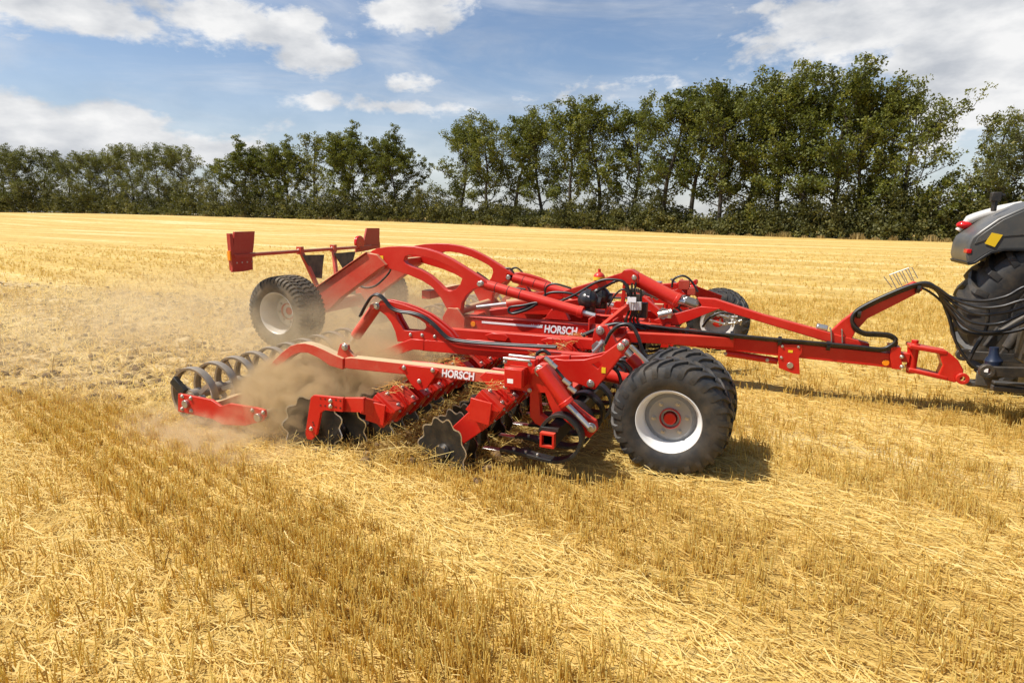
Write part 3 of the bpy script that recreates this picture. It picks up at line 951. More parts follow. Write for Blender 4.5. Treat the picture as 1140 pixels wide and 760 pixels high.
# ---------------- wheels (built once, outer face towards -y)
def make_wheel(kind):
    if kind == 'support':
        name, Rt, w, rb = 'support_wheel', 0.500, 0.40, 0.262
        rub, rimm = rubber, [rim_m, steel, rim_grey]
    else:
        name, Rt, w, rb = 'transport_wheel', 0.525, 0.50, 0.295
        rub, rimm = rubber_dusty, [rim_dusty, steel, rim_dusty]
    root = empty(name, (0, 0, 0), harrow)
    hw = w/2; rc = Rt-0.026
    half = [(.80, rb-.012), (.90, rb+.012), (.985, rb+.06), (1.0, rb+(rc-rb)*.5), (.96, rc-.052), (.86, rc-.016), (.6, rc-.004), (.3, rc)]
    prof = [(-a*hw, r) for a, r in half] + [(0, rc)] + [(a*hw, r) for a, r in reversed(half)]
    mb = MB()
    mb.lathe(prof, (0, 0, 0), (0, 1, 0), 96)
    def lug(path, half_ang, th0, h):
        vs, fs = [], []
        for i, (yy, rb_, da) in enumerate(path):
            taper = 0.80
            for (aa, rr) in ((-half_ang, rb_-.006), (half_ang, rb_-.006), (half_ang*taper, rb_+h), (-half_ang*taper, rb_+h)):
                t = th0+da+aa
                vs.append((rr*math.sin(t), yy, rr*math.cos(t)))
        n = len(path)
        for i in range(n-1):
            for k in range(4):
                k2 = (k+1) % 4
                fs.append((i*4+k, i*4+k2, (i+1)*4+k2, (i+1)*4+k))
        fs += [(3, 2, 1, 0), tuple((n-1)*4+k for k in range(4))]
        mb.add(vs, fs)
    if kind == 'support':
        N = 25
        for sgn in (-1, 1):
            for k in range(N):
                th = 2*math.pi*(k+(0.5 if sgn > 0 else 0))/N
                path = [(sgn*hw*1.004, rc-.085, -.02), (sgn*hw*.985, rc-.052, 0.0), (sgn*hw*.90, rc-.022, .02), (sgn*hw*.7, rc-.006, .06), (sgn*hw*.4, rc, .135), (-sgn*hw*.06, rc, .235)]
                lug(path, 0.056, th, 0.021)
    else:
        N = 46
        for k in range(N):
            th = 2*math.pi*k/N
            for sgn in (-1, 1):
                lug([(sgn*hw*1.0, rc-.075, 0), (sgn*hw*.97, rc-.045, 0), (sgn*hw*.86, rc-.016, .01), (sgn*hw*.70, rc-.006, .02)], .044, th, 0.024)
                lug([(sgn*hw*.62, rc-.004, .03), (sgn*hw*.36, rc-.002, .085)], .046, th, 0.024)
            lug([(hw*.28, rc, .10), (-hw*.0, rc, .06), (-hw*.28, rc, .10)], .046, th, 0.024)
    mb.build('tyre', rub, root, 0, 28)
    rm = MB()
    f = -hw*.82; rr = rb
    face = f+0.115 if kind == 'support' else f+0.24
    prof = [(f-.012, rr+.012), (f-.016, rr+.004), (f-.010, rr-.006), (f+.01, rr-.016), (f+.03, rr-.020), (f+.05, rr-.034), (face, rr-.046), (-f, rr-.046), (-f+.01, rr+.01), (-f, rr+.015), (f, rr+.004)]
    rm.lathe(prof, (0, 0, 0), (0, 1, 0), 64)
    rm.mat = 2
    rm.lathe([(face-.006, .06), (face-.006, rr-.085), (face+.012, rr-.066), (face+.02, rr-.040), (face+.035, rr-.040), (face+.02, .06)], (0, 0, 0), (0, 1, 0), 48)
    nb = 6 if kind == 'support' else 8
    for k in range(nb):
        a = 2*math.pi*(k+.3)/nb
        rbolt = 0.137 if kind == 'support' else .16
        rm.bolt((rbolt*math.cos(a), face-.006, rbolt*math.sin(a)), 0.015, (0, -1, 0), 0.034)
    rm.build('rim', rimm, root, 0, 35)
    hb = MB()
    hr = 0.088 if kind == 'support' else 0.12
    hb.lathe([(face+.10, 0.0), (face+.10, hr), (face-.034, hr*.99), (face-.038, hr*.92), (face+.030, hr*.84), (face+.032, hr*.52), (face-.004, hr*.44), (face-.006, .0)], (0, 0, 0), (0, 1, 0), 32, closed=False)
    hb.build('hub', red_dusty if kind != 'support' else red, root, 0, 35)
    return root

def dup(root, loc, rz=0.0, ry=0.0):
    r = root.copy(); col.objects.link(r); r.parent = root.parent
    r.location = loc; r.rotation_euler = (0, ry, rz)
    for ch in root.children:
        c_ = ch.copy(); col.objects.link(c_); c_.parent = r
        for g in ch.children:
            g2 = g.copy(); col.objects.link(g2); g2.parent = c_
    return r

sw = make_wheel('support')
sw.location = (0, -2.855, .475); sw.rotation_euler = (0, R(11), 0)
sw2 = dup(sw, (0.01, -2.40, .475), 0, R(31))
dup(sw, (0, 2.855, .475), math.pi, R(5)); dup(sw, (0.01, 2.40, .475), math.pi, R(22))
tw = make_wheel('transport')
tw.location = (-5.705, -1.125, .744); tw.rotation_euler = (0, R(7), 0)
dup(tw, (-5.705, 1.125, .744), math.pi, R(3))

def part(mb, name, mats=RM, parent=None, bevel=0.006, angle=32):
    return mb.build(name, mats, parent or harrow, bevel, angle)

# ---------------- drawbar and hitch (y = 0)
YD = -0.085
dbA, dbB = at(760, 372.5, y=YD), at(760, 386.5, y=YD)
dbC, dbD = at(997, 394.0, y=YD), at(997, 410.0, y=YD)
m = MB()
m.plate([(-1.05, dbA.z+.045), (dbC.x, dbC.z), (dbD.x, dbD.z), (-1.05, dbB.z+.04)], YD, -YD)
part(m, 'drawbar', RM)
m = MB()   # hinge plates and the small ram below the drawbar
for yy in (-0.118, 0.092):
    m.plate(xz([(867, 383.5), (893.5, 383.5), (893, 392), (889.5, 397), (890.5, 416.5), (884, 416), (867, 409.5), (866, 396)], -.118), yy, yy+.026)
p = at(879.5, 406.5, y=-.118); m.mat = 1; m.cyl((p.x, -.128, p.z), (p.x, .128, p.z), .036, 20); m.mat = 0
for q in ((871, 385.5), (889, 386), (870, 398)):
    p = at(*q, y=-.118); m.bolt((p.x, -.118, p.z), .014)
part(m, 'hinge_plate', RM)
m = MB()
a, c_ = at(808, 391, y=0), at(866, 401, y=0)
m.cyl((a.x, 0, a.z-.02), (c_.x, 0, c_.z-.01), .042, 18)
m.bolt((a.x, -.045, a.z-.02), .018); m.bolt((c_.x-.12, -.045, c_.z-.0), .018)
part(m, 'swing_ram', RM)
m = MB()   # front plate and yellow reflector
m.plate(xz([(992, 385.5), (1003, 386.5), (1004.5, 408), (1003, 411.5), (993, 410.5), (991, 397)], -.125), -.125, .125)
p = at(986, 403.5, y=YD); m.mat = 2
m.cyl((p.x, YD-.004, p.z), (p.x, YD-.016, p.z), .036, 24); m.mat = 0
for q in ((1006, 396), (1006, 407)):
    p = at(*q, y=-.06); m.bolt((p.x-.03, -.128, p.z), .018, h=.03)
part(m, 'drawbar_end_plate', [red, steel, amber])
m = MB()   # coupling fork: two plates between a hinge post and the nose block
q1, q2, q3, q4 = at(1013, 386, y=-.12), at(1056, 394, y=-.12), at(1012, 412, y=-.12), at(1056, 422.5, y=-.12)
for (u, v_) in ((q1, q2), (q3, q4)):
    m.hexa([(u.x, -.12, u.z-.022), (v_.x, -.09, v_.z-.022), (v_.x, .09, v_.z-.022), (u.x, .12, u.z-.022), (u.x, -.12, u.z+.022), (v_.x, -.09, v_.z+.022), (v_.x, .09, v_.z+.022), (u.x, .12, u.z+.022)])
m.plate(xz([(1045, 392), (1057, 392.5), (1067, 401), (1073, 412), (1072, 422), (1063, 426), (1044, 421), (1050, 407)], -.085), -.085, .085)
part(m, 'coupling_fork', RM, bevel=.010)
m = MB(); u, v_ = at(1018, 385, y=0), at(1017.5, 411, y=0)
m.cyl((u.x, 0, u.z+.03), (u.x, 0, v_.z-.04), .05, 22); m.cyl((u.x, 0, u.z+.03), (u.x, 0, u.z+.07), .036, 6)
m.box((u.x-.10, 0, (u.z+v_.z)/2), (.12, .12, .10))
part(m, 'hinge_post', RM, bevel=.004)
m = MB()
p = at(1071, 421, y=-.10)
m.lathe([(-.02, .026), (-.02, .062), (.02, .062), (.02, .026)], (p.x, -.115, p.z), (0, 1, 0), 28)
part(m, 'coupling_eye', RM, bevel=.004); m = MB()
m.cyl((at(1014, 388, y=0).x, 0, at(1014, 388, y=0).z+.03), (at(1014, 412, y=0).x, 0, at(1014, 412, y=0).z-.03), .038, 18)
part(m, 'fork_pin', RM, bevel=.004)

# ---------------- upper link, tower, ram
m = MB()
YL = -0.06
m.plate(xz([(776, 331.5), (796, 333), (850, 350.5), (939, 374.5), (968, 382.5), (968, 392), (935, 385), (850, 359.5), (797, 343.5), (782, 342)], YL), YL, -YL)
part(m, 'upper_link', RM, bevel=.008)
m = MB()
m.plate(xz([(728, 356), (781, 340.7), (802, 343), (757, 361), (740, 363)], -.05), -.075, .075)
m.plate(xz([(735, 387), (741, 360), (747, 360), (744, 387)], -.11), -.11, -.085)
m.plate(xz([(745, 384), (757, 367), (760, 369), (748, 387)], -.11), -.112, -.088)
part(m, 'link_strut', RM)
for yy in (-.07, .07):
    m = MB(); a = at(697, 305, y=yy); b2 = at(689.5, 367, y=yy)
    m.bar((a.x, yy, a.z), (b2.x, yy, b2.z-.05), .03, .05, (1, 0, 0)); part(m, 'tower_post', RM, bevel=.004)
m = MB()
a, b2 = at(628, 328, y=-.1), at(697, 306.5, y=0)
m.bar((a.x, -.1, a.z), (b2.x, 0, b2.z), .10, .10)
m.plate(xz([(690, 306), (695, 300.5), (703, 300.5), (710, 305), (711, 315), (700, 318), (691, 313)], -.085), -.10, .10)
p = at(706, 309, y=-.1); m.bolt((p.x, -.1, p.z), .026, h=.02)
part(m, 'tower_arm', RM)
m = MB(); a, b2 = at(709, 310.5, y=0), at(754, 334.5, y=0)
m.cyl((a.x, 0, a.z), (b2.x, 0, b2.z), .092, 28)
d_ = (b2-a).normalized()
m.cyl(b2-d_*.03, b2+d_*.02, .098, 28)
ram = part(m, 'pressure_ram', RM, bevel=.006)
m = MB(); c_ = at(768, 337.5, y=0); m.cyl(b2, c_, .04, 20); m.mat = 0
m.build('rod', chrome, ram, 0, 35)
m = MB(); e_ = at(774, 339, y=0); m.cyl(c_-d_*.06, e_, .068, 22); m.sphere(e_, .069, 20, 10)
m.build('rod_sleeve', plain('oiled_bronze', (0.32, 0.28, 0.22), .3, .8, .2), ram, 0, 40)

# ---------------- hose carrier arm over the hitch
m = MB()
m.plate(xz([(925, 369), (938, 357), (955, 344.5), (1018, 313.5), (1026, 315.5), (1027, 323.5), (1000, 337.5), (966, 354.5), (952, 370), (948, 378), (926, 377)], -.04), -.04, .04)
part(m, 'hose_arm', RM)
m = MB()
for yy in (-.09, .09):
    pass
for k in range(4):   # wire hooks that hold the hose couplings in transport
    b0 = at(999+6.5*k, 323-2.6*k, y=.03); t0 = at(990+7*k, 306-2.4*k, y=.05)
    m.tube([b0, t0, t0+Vector((.035, 0, .012)), b0.lerp(t0, .35)+Vector((.05, 0, .0))], .0045, 6)
m.tube([at(990, 306, y=.05), at(1012, 298, y=.05)], .0045, 6); m.tube([at(984, 308, y=.05), at(993, 320, y=.05)], .0045, 6)
part(m, 'hose_rack', [plain('wire_grey', (.33, .33, .33), .4, .6, .1)], bevel=0)
m = MB()
for q in (925, 937):
    a = at(q, 369, y=-.07); m.tube([(a.x, -.075, a.z+.02), (a.x+.02, -.075, a.z-.13)], .008, 8); m.tube([(a.x, -.075, a.z+.02), (a.x, .075, a.z+.02)], .008, 8)
part(m, 'clamp_bow', [steel], bevel=0)
m = MB(); a = at(915, 366, y=-.02); m.cyl((a.x-.06, 0, a.z+.02), (a.x+.06, 0, a.z-.0), .042, 16); part(m, 'filter_cap', [steel], bevel=.01)

# ---------------- hoses
def hose(name, pts, r=0.017, parent=None, mat=None, n=6):
    m_ = MB(); m_.tube(smooth(pts, n), r, 8); return m_.build(name, mat or hose_m, parent or harrow, 0, 60)
bund = [(700, 361), (740, 366), (800, 372), (850, 377), (900, 381.5), (950, 386), (980, 389), (993, 385), (997, 379), (990, 373.5), (975, 372), (962, 371), (951, 364), (949, 354), (957, 345), (985, 330.5), (1020, 317.5), (1040, 320)]
tails = [[(1062, 333), (1090, 342), (1115, 341), (1150, 333)], [(1060, 336), (1085, 349), (1118, 348), (1155, 338)], [(1058, 340), (1080, 358), (1112, 360), (1150, 345)],
         [(1056, 342), (1078, 365), (1112, 369), (1156, 352)], [(1060, 331), (1092, 335), (1120, 330), (1150, 318)], [(1057, 346), (1072, 368), (1105, 372), (1150, 362)],
         [(1055, 350), (1064, 380), (1078, 402), (1092, 412)]]
rh = random.Random(2)
for k in range(7):
    yy = -.13+.016*k
    pts = [at(px+rh.uniform(-1, 1), py+(k % 3-1)*2.2*(0.5 if i < 7 else .7), y=yy*(1 if i < 14 else .9)) for i, (px, py) in enumerate(bund)]
    for j, (px, py) in enumerate(tails[k]):
        pts.append(at(px, py, y=yy*(1+.35*j)))
    if k < 6: pts.append(Vector((3.62, yy*2.2, 1.30+.05*(k % 3))))
    hose('hydraulic_hose', pts, 0.0165)
m = MB()   # sleeves that tie the bundle
for (px, py) in ((765, 366.5), (815, 371), (868, 377), (922, 382), (956, 346), (1022, 318)):
    m = MB(); a = at(px-2, py+2.5, y=-.08); b2 = at(px+2, py+2.8, y=-.08); m.cyl(a, b2, .058, 12); part(m, 'hose_tie', [hose_m], bevel=0)
for (pl, r_) in (([(1012, 320), (1030, 322), (1052, 340), (1060, 362), (1066, 385), (1080, 404)], .013), ([(1100, 342), (1098, 365), (1085, 388), (1078, 402)], .02)):
    hose('hydraulic_hose', [at(a_, b_, y=.02) for a_, b_ in pl], r_)

# ---------------- centre frame
def box_xz(m, x0, x1, z0, z1, y0, y1):
    m.hexa([(x0,y0,z0),(x1,y0,z0),(x1,y1,z0),(x0,y1,z0),(x0,y0,z1),(x1,y0,z1),(x1,y1,z1),(x0,y1,z1)])
zt, zb = at(586, 357.8, y=-.49).z, at(586, 371.5, y=-.49).z
for sgn in (1, -1):
    m = MB(); box_xz(m, -3.42, -0.92, zb, zt, sgn*-.49, sgn*-.35)
    box_xz(m, -3.42, -0.93, zt+.001, zt+.014, sgn*-.505, sgn*-.335)
    part(m, 'centre_beam', RM)
m = MB()
m.box((-.98, 0, .60), (.16, 2.3, .18)); part(m, 'centre_frame', RM); m = MB(); m.box((-3.30, 0, zb+.05), (.14, .69, .12)); part(m, 'cross_member', RM); m = MB(); m.box((-2.2, 0, zb+.05), (.12, .69, .10)); part(m, 'cross_member', RM)
m = MB(); m.bar((-.95, -.42, zb+.06), (.35, -.05, .62), .12, .12); part(m, 'diagonal_brace', RM)
m = MB(); m.bar((-.95, .42, zb+.06), (.35, .05, .62), .12, .12)
part(m, 'diagonal_brace', RM)
m = MB(); p0, p1 = at(536.5, 360, y=-.49), at(604, 365, y=-.49)
box_xz(m, p0.x, p1.x, p1.z-.0, p1.z+.028, -.494, -.491); m.build('stripe', white, harrow)
t0, t1 = at(606, 369.0, y=-.49), at(643, 370.5, y=-.49)
lettering('HORSCH', (t0.x, t0.z-.012), .105, t1.x-t0.x, -.4915, harrow, slant=.12)
t0, t1 = at(591, 364, y=-.49), at(604.5, 364, y=-.49)
lettering('Joker 8 RT', (t0.x, t0.z+.002), .04, t1.x-t0.x, -.4915, harrow)
m = MB(); p = at(527, 360.5, y=-.49); m.cyl((p.x, -.492, p.z), (p.x, -.505, p.z), .036, 20); part(m, 'reflector', [amber], bevel=.003)
m = MB()
HX = at(658, 358, y=-.62).x+.15
for x in (HX-.06, HX+.09):
    m.lathe([(-.07, .02), (-.07, .13), (.07, .13), (.07, .02)], (x, -.62, .68), (1, 0, 0), 28)
for x in (HX-.14, HX+.16):
    m.box((x, -.62, .74), (.02, .26, .32))
m.bar((HX, -.62, .78), (-.95, -.2, 1.0), .06, .08)
part(m, 'fold_hinge', RM)
# second hinge on the far side, seen between the rams
m = MB()
for (x, w) in ((-1.62, .10), (-1.47, .08)):
    m.lathe([(-.09, .02), (-.09, .15), (.09, .15), (.09, .02)], (x, .62, .66), (1, 0, 0), 28)
for x in (-1.70, -1.40): m.box((x, .62, .72), (.02, .30, .36))
part(m, 'fold_hinge', RM)
m = MB()
for sgn in (-1, 1):
    m.plate([(-2.05, zt+.02), (-1.95, zt+.16), (-1.78, zt+.16), (-1.70, zt+.02)], sgn*.25-.05, sgn*.25+.05)
m.bar((-2.9, -.2, zt+.03), (-1.6, .25, zt+.22), .08, .09); m.bar((-2.6, .3, zt+.02), (-1.5, .3, zt+.06), .10, .10)
part(m, 'frame_bracket', RM)
for (px, py, yy, w_, h_, mt_) in ((568, 424, -3.585, .05, .035, white), (880, 391, -.119, .05, .03, yellow), (712, 346, -.1, .04, .05, yellow), (455, 292, -.562, .0, .0, None), (425, 287, -.562, .05, .06, yellow), (672, 412, -2.982, .035, .05, yellow)):
    if mt_ is None: continue
    p = at(px, py, y=yy); m = MB(); m.box((p.x, yy-.001, p.z), (w_, .002, h_)); m.build('warning_sticker', mt_, harrow)
# folding rams from the swan necks to the tower
for sgn in (1, -1):
    yy = -.5*sgn
    a, b2 = at(536, 315.5, y=-.5), at(648, 347.5, y=-.5)
    a = Vector((a.x, yy, a.z)); b2 = Vector((b2.x, yy*1.0, b2.z))
    m = MB(); d_ = (b2-a).normalized()
    m.cyl(a+d_*.06, b2, .068, 26)
    m.mat = 2
    for t in (.22, .40, .58): m.cyl(a+d_*t*1.0, a+d_*(t*1.0+.012), .071, 26)
    m.mat = 0
    m.cyl(b2-d_*.05, b2+d_*.015, .078, 26)
    m.bar(a-d_*.05, a+d_*.1, .08, .10)
    m.mat = 1; m.cyl((a.x, yy-.075, a.z), (a.x, yy+.075, a.z), .036, 18); m.mat = 0
    r_ = part(m, 'fold_ram', [red, steel, black])
    m = MB(); m.cyl(b2, b2+d_*.18, .035, 16); m.build('rod', chrome, r_, 0, 35)
# accumulators
m = MB()
for (px, py, yy, r_) in ((655, 333.5, -.30, .14), (668, 329.5, -.02, .14)):
    p = at(px, py, y=yy)
    m.sphere(p, r_, 28, 16, (1, 1, .92)); m.lathe([(-.03, r_*.95), (-.03, r_*1.03), (.03, r_*1.03), (.03, r_*.95)], p, (1, .2, 0), 28)
    m.cyl((p.x, p.y, p.z), (p.x+.16, p.y+.02, p.z-.03), .07, 16); m.cyl((p.x, p.y, p.z-.16), (p.x, p.y, p.z), .10, 18)
acc = part(m, 'accumulator', [plain('accumulator_black', (.016, .016, .018), .28, 0, .3, dust=.12)], bevel=0)
m = MB(); p = at(653, 331, y=-.46); m.box((p.x, p.y+.035, p.z), (.05, .01, .035)); m.build('sticker', white, acc)
m = MB(); p = at(667, 309, y=-.06); m.sphere(p, .075, 24, 14); m.cyl(p+Vector((0, 0, .06)), p+Vector((0, 0, .115)), .02, 12); m.cyl(p-Vector((0, 0, .14)), p, .03, 12)
m.mat = 1; m.lathe([(-.03, .07), (-.03, .0775), (.012, .0775), (.012, .07)], p, (0, 0, 1), 28)
part(m, 'small_accumulator', [red, yell_red], bevel=0)
# valve block with vertical hoses and label
m = MB(); p = at(705, 335, y=-.13); m.box((p.x+.02, p.y+.09, p.z), (.12, .08, .16)); m.box((p.x+.08, p.y+.2, p.z-.14), (.14, .12, .2))
for k in range(5):
    m.cyl((p.x-.06+.03*k, p.y-.03, p.z+.11), (p.x-.06+.03*k, p.y-.03, p.z+.17), .012, 8)
vb = part(m, 'valve_block', [dark_iron, steel], bevel=.006)
m = MB(); m.box((p.x-.0, p.y-.10, p.z+.03), (.11, .012, .065)); m.build('sticker', white, vb)
for k in range(6):
    q = [(695+3.6*k+rh.uniform(-2, 2), 317+rh.uniform(-3, 5)), (697+3*k+rh.uniform(-2, 2), 327), (699+2.6*k+rh.uniform(-1.5, 1.5), 345), (695+3.2*k+rh.uniform(-3, 3), 358), (703+4*k, 366+rh.uniform(-2, 3))]
    hose('hydraulic_hose', [at(a_, b_, y=-.17+.01*k) for a_, b_ in q], .0135)
m = MB()
for k in range(6):
    a, b2 = at(699+2.8*k, 336, y=-.185+.01*k), at(698.5+2.8*k, 345, y=-.185+.01*k); m.cyl(a, b2, .018, 10)
part(m, 'hose_fitting', [tube_white], bevel=0)
# other loose hoses on the frame
LOOPS = [([(600, 334), (612, 326), (632, 326), (652, 331), (672, 320), (690, 312), (699, 320), (702, 332)], -.2, .017),
         ([(620, 337), (640, 328), (664, 314), (680, 311), (694, 314), (700, 326)], -.24, .016),
         ([(607, 330), (608, 320), (618, 316), (636, 321)], -.35, .013),
         ([(566, 347), (568, 342), (582, 340), (598, 337), (588, 344), (572, 349), (566, 347)], -.55, .018),
         ([(571, 348), (590, 341), (608, 336)], -.52, .018),
         ([(677, 341), (686, 327), (694, 322), (700, 327)], -.3, .012),
         ([(560, 385), (600, 383.5), (625, 380), (650, 372), (675, 362), (692, 360), (705, 364)], -.75, .02),
         ([(580, 386.5), (615, 387), (640, 378), (662, 368), (684, 360.5), (699, 362)], -.8, .02),
         ([(612, 395), (635, 397), (660, 394), (672, 384), (680, 370), (690, 362), (702, 362), (710, 374), (716, 392), (724, 400)], -1.6, .02),
         ([(600, 402), (598, 394), (605, 390), (612, 396), (606, 404), (600, 402)], -2.6, .018),
         ([(748, 320), (750, 311), (760, 307), (769, 312), (777, 325)], .35, .014),
         ([(782, 364), (790, 354), (802, 348), (816, 350)], .6, .016), ([(531, 303), (540, 309), (545, 313), (556, 318), (585, 322)], -.42, .012),
         ([(561, 299), (568, 299), (572, 304)], .5, .014)]
for pl, yy, r_ in LOOPS: hose('hydraulic_hose', [at(a_, b_, y=yy) for a_, b_ in pl], r_)
m = MB()   # chrome couplings and valves on the front of the frame
for (px, py, yy, dx, dz, r_) in ((741, 349, -.1, .16, .05, .05), (720, 327, .1, .28, -.08, .025), (735, 331, .15, .2, -.06, .025), (667, 386, -1.6, .1, .12, .04), (727, 322, .2, .3, -.1, .02),
                                 (803, 351, 1.9, .22, -.04, .018), (815, 353, 2.0, .16, .02, .02), (797, 358, 1.9, .24, -.05, .016), (812, 360, 1.9, .2, .04, .018), (822, 358, 1.9, .1, .05, .02), (760, 334, .2, .12, .05, .03)):
    m = MB()
    p = at(px, py, y=yy); m.cyl((p.x-dx/2, yy, p.z-dz/2), (p.x+dx/2, yy, p.z+dz/2), r_, 12)
    m.cyl((p.x-dx*.2, yy-.03, p.z), (p.x-dx*.2, yy+.03, p.z), r_*1.5, 6); m.cyl((p.x+dx*.25, yy, p.z-.05), (p.x+dx*.25, yy, p.z+.05), r_*.9, 8)
    part(m, 'coupling', [steel], bevel=0)
m = MB()   # red brackets of the far front frame
m.bar(at(716, 372, y=.4), at(790, 342, y=.5), .07, .09); m.bar(at(712, 330, y=.5), at(738, 352, y=.45), .08, .09); m.bar(at(722, 320, y=.5), at(757, 318, y=.55), .07, .08)
m.bar(at(750, 330, y=.5), at(742, 360, y=.5), .06, .07); m.bar(at(756, 313, y=.5), at(770, 328, y=.5), .07, .10); m.bar(at(740, 352, y=.6), at(700, 347, y=.6), .08, .1)
m.bar(at(770, 322, y=.6), at(800, 333, y=.9), .10, .12)
part(m, 'front_bracket', RM)
m = MB(); p = at(762, 317, y=.4); m.box(p, (.14, .1, .12)); m.box((p.x+.1, p.y, p.z-.08), (.1, .1, .1)); part(m, 'switch_box', [red_dark, steel])

# ---------------- swan necks, rear chassis
SW_OUT = [(411, 282), (414, 279), (420, 276.5), (432, 274.6), (446, 274), (460, 274.6), (474, 277), (488, 281.5), (502, 288.5), (516, 297), (530, 306), (541, 313), (543, 316.5), (540, 318.5), (534, 319.5), (526, 322.5), (519, 329), (514, 337), (513, 347), (509, 352), (502, 352), (498, 345), (491, 332), (481, 319.5), (469, 312), (455, 306), (441, 301.5), (431, 298.5), (424, 295.5), (416, 289)]
SW_HOLE = [(449.3, 290), (450.5, 286), (454.5, 284), (462, 284), (474, 286), (488, 290.5), (500, 296), (509, 301), (513.5, 305), (514.5, 310), (512, 317), (507.5, 322), (501, 324), (495, 322.5), (488, 315.5), (478, 306.5), (467, 300), (457, 296.5), (451.5, 293.5)]
SX, SH = xz(SW_OUT, -.56), xz(SW_HOLE, -.56)
ARM = xz([(352, 322), (410, 281.5), (420, 283.5), (430, 295), (423, 299), (379, 332), (369, 343), (361, 347), (354, 337)], -.60)
for sgn in (1, -1):
    m = MB()
    m.plate(SX, -.56*sgn, -.46*sgn, [SH])
    p = at(536, 315.3, y=-.56); m.bolt((p.x, -.56*sgn, p.z), .03, (0, -sgn, 0), .03)
    p = at(509, 347, y=-.56); m.bolt((p.x, -.56*sgn, p.z), .04, (0, -sgn, 0), .05)
    part(m, 'swan_neck', RM, bevel=.008)
    m = MB(); m.plate(ARM, -.62*sgn, -.48*sgn)
    f0, f1 = at(352, 321.5, y=-.60), at(409, 281.5, y=-.60)
    m.bar((f0.x, -.55*sgn, f0.z+.008), (f1.x, -.55*sgn, f1.z+.008), .20, .014)
    part(m, 'rear_arm', RDM, bevel=.006)
m = MB()
m.cyl((-5.705, -.95, .744), (-5.705, .95, .744), .075, 20); m.bar((-5.70, -.62, .70), (-5.70, .62, .70), .16, .14)
for sgn in (-1, 1):
    m.plate([(-5.86, .90), (-5.55, .90), (-5.50, .62), (-5.62, .54), (-5.82, .56)], sgn*.70-.02, sgn*.70+.02)
    m.bolt((-5.62, sgn*.70-.02 if sgn < 0 else sgn*.70+.02, .82), .025, (0, sgn, 0), .03)
part(m, 'rear_axle', RDM, bevel=.008)
m = MB()
pz = at(509, 347, y=-.56)
m.cyl((pz.x, -.62, pz.z), (pz.x, .62, pz.z), .055, 20); part(m, 'pivot_shaft', RDM); m = MB()
m.bar((pz.x-.55, -.46, 1.02), (pz.x-.55, .46, 1.02), .14, .12); part(m, 'cross_tube', RDM); m = MB(); m.bar(( -4.45, -.46, 1.42), (-4.45, .46, 1.42), .10, .12)
part(m, 'cross_tube', RDM)
for sgn in (-1, 1):
    m = MB(); m.plate([(pz.x-.18, zt), (pz.x-.10, pz.z+.06), (pz.x+.05, pz.z+.06), (pz.x+.16, zt), (pz.x+.16, zb), (pz.x-.18, zb)], sgn*.64-.015, sgn*.64+.015); part(m, 'pivot_bracket', RDM)
m = MB(); a, b2 = Vector((pz.x+.1, -.15, .84)), Vector((-2.2, .1, .98))
m.cyl(a.lerp(b2, .45), b2, .06, 20); rr = part(m, 'levelling_ram', RDM)
m = MB(); m.cyl(a, a.lerp(b2, .5), .03, 14); m.build('rod', chrome, rr, 0, 35)
hose('hydraulic_hose', [at(a_, b_, y=-.2) for a_, b_ in ((397, 314), (405, 320), (418, 318), (432, 305), (436, 296))], .016, mat=flap_m)

# ---------------- light bar, warning panels, flaps
XB = -6.05
def plate_x(m, yzp, x0, x1):
    t = MB(); t.plate(yzp, 0, 1)
    m.add([(x0+(x1-x0)*v[1], v[0], v[2]) for v in t.v], t.f)
def yz(pl, x):
    r = []
    for q in pl:
        p_ = at(q[0], q[1], x=x); r.append((p_.y, p_.z))
    return r
zbar = 1.565
m = MB(); m.cyl((XB, -1.42, zbar), (XB, 1.45, zbar), .028, 16)
part(m, 'light_bar', RDM, bevel=0)
for sgn in (1, -1):
    m = MB()
    a = at(334, 277, x=XB); b2 = at(357, 322, x=XB+.18)
    m.bar((XB, a.y*sgn, zbar+.03), (XB+.22, b2.y*sgn, .80), .06, .05, (1, 0, 0))
    m.box((XB, a.y*sgn, zbar+.01), (.09, .07, .12)); m.bolt((XB, a.y*sgn-.035, zbar+.02), .014)
    part(m, 'bar_strut', RDM)
m = MB(); plate_x(m, yz([(337, 284), (361, 283.5), (359.5, 296), (358.5, 310), (350, 309), (344, 296)], XB+.1), XB+.09, XB+.10)
part(m, 'mud_flap', [flap_m], bevel=0)
m = MB(); plate_x(m, yz([(372, 282), (396, 280), (393, 291), (382, 299), (378, 292)], XB+.1), XB+.09, XB+.10)
part(m, 'mud_flap', [flap_m], bevel=0)
def panel(pl, sgn):
    m_ = MB()
    o = yz(pl, XB)
    plate_x(m_, o, XB-.02, XB+.012)
    ys = [q[0] for q in o]; zs = [q[1] for q in o]
    ye = min(ys) if sgn > 0 else max(ys)
    m_.box((XB-.020, ye+.035*sgn, (min(zs)+max(zs))/2), (.06, .05, (max(zs)-min(zs))*.92))
    m_.box((XB+.02, (min(ys)+max(ys))/2, zbar-.01), (.03, (max(ys)-min(ys))*.8, .05))
    for k in range(4): m_.bolt((XB+.012, min(ys)+(.2+.2*k)*(max(ys)-min(ys)), zbar-.10), .01, (1, 0, 0), .01)
    pn = part(m_, 'warning_panel', [red_dark, steel], bevel=.006)
    l = MB(); l.box((XB-.020, ye+.0*sgn, zbar+.0), (.05, .024, .13)); l.build('reflector', amber, pn, .004)
    return pn
panel([(260.5, 258), (283, 257.5), (282, 272), (280.5, 284), (281, 300), (271, 302), (258, 303), (259, 280)], 1)
panel([(408, 254), (422, 254), (422, 262), (420.5, 276), (408, 279), (396, 281), (397, 272), (405, 268)], -1)
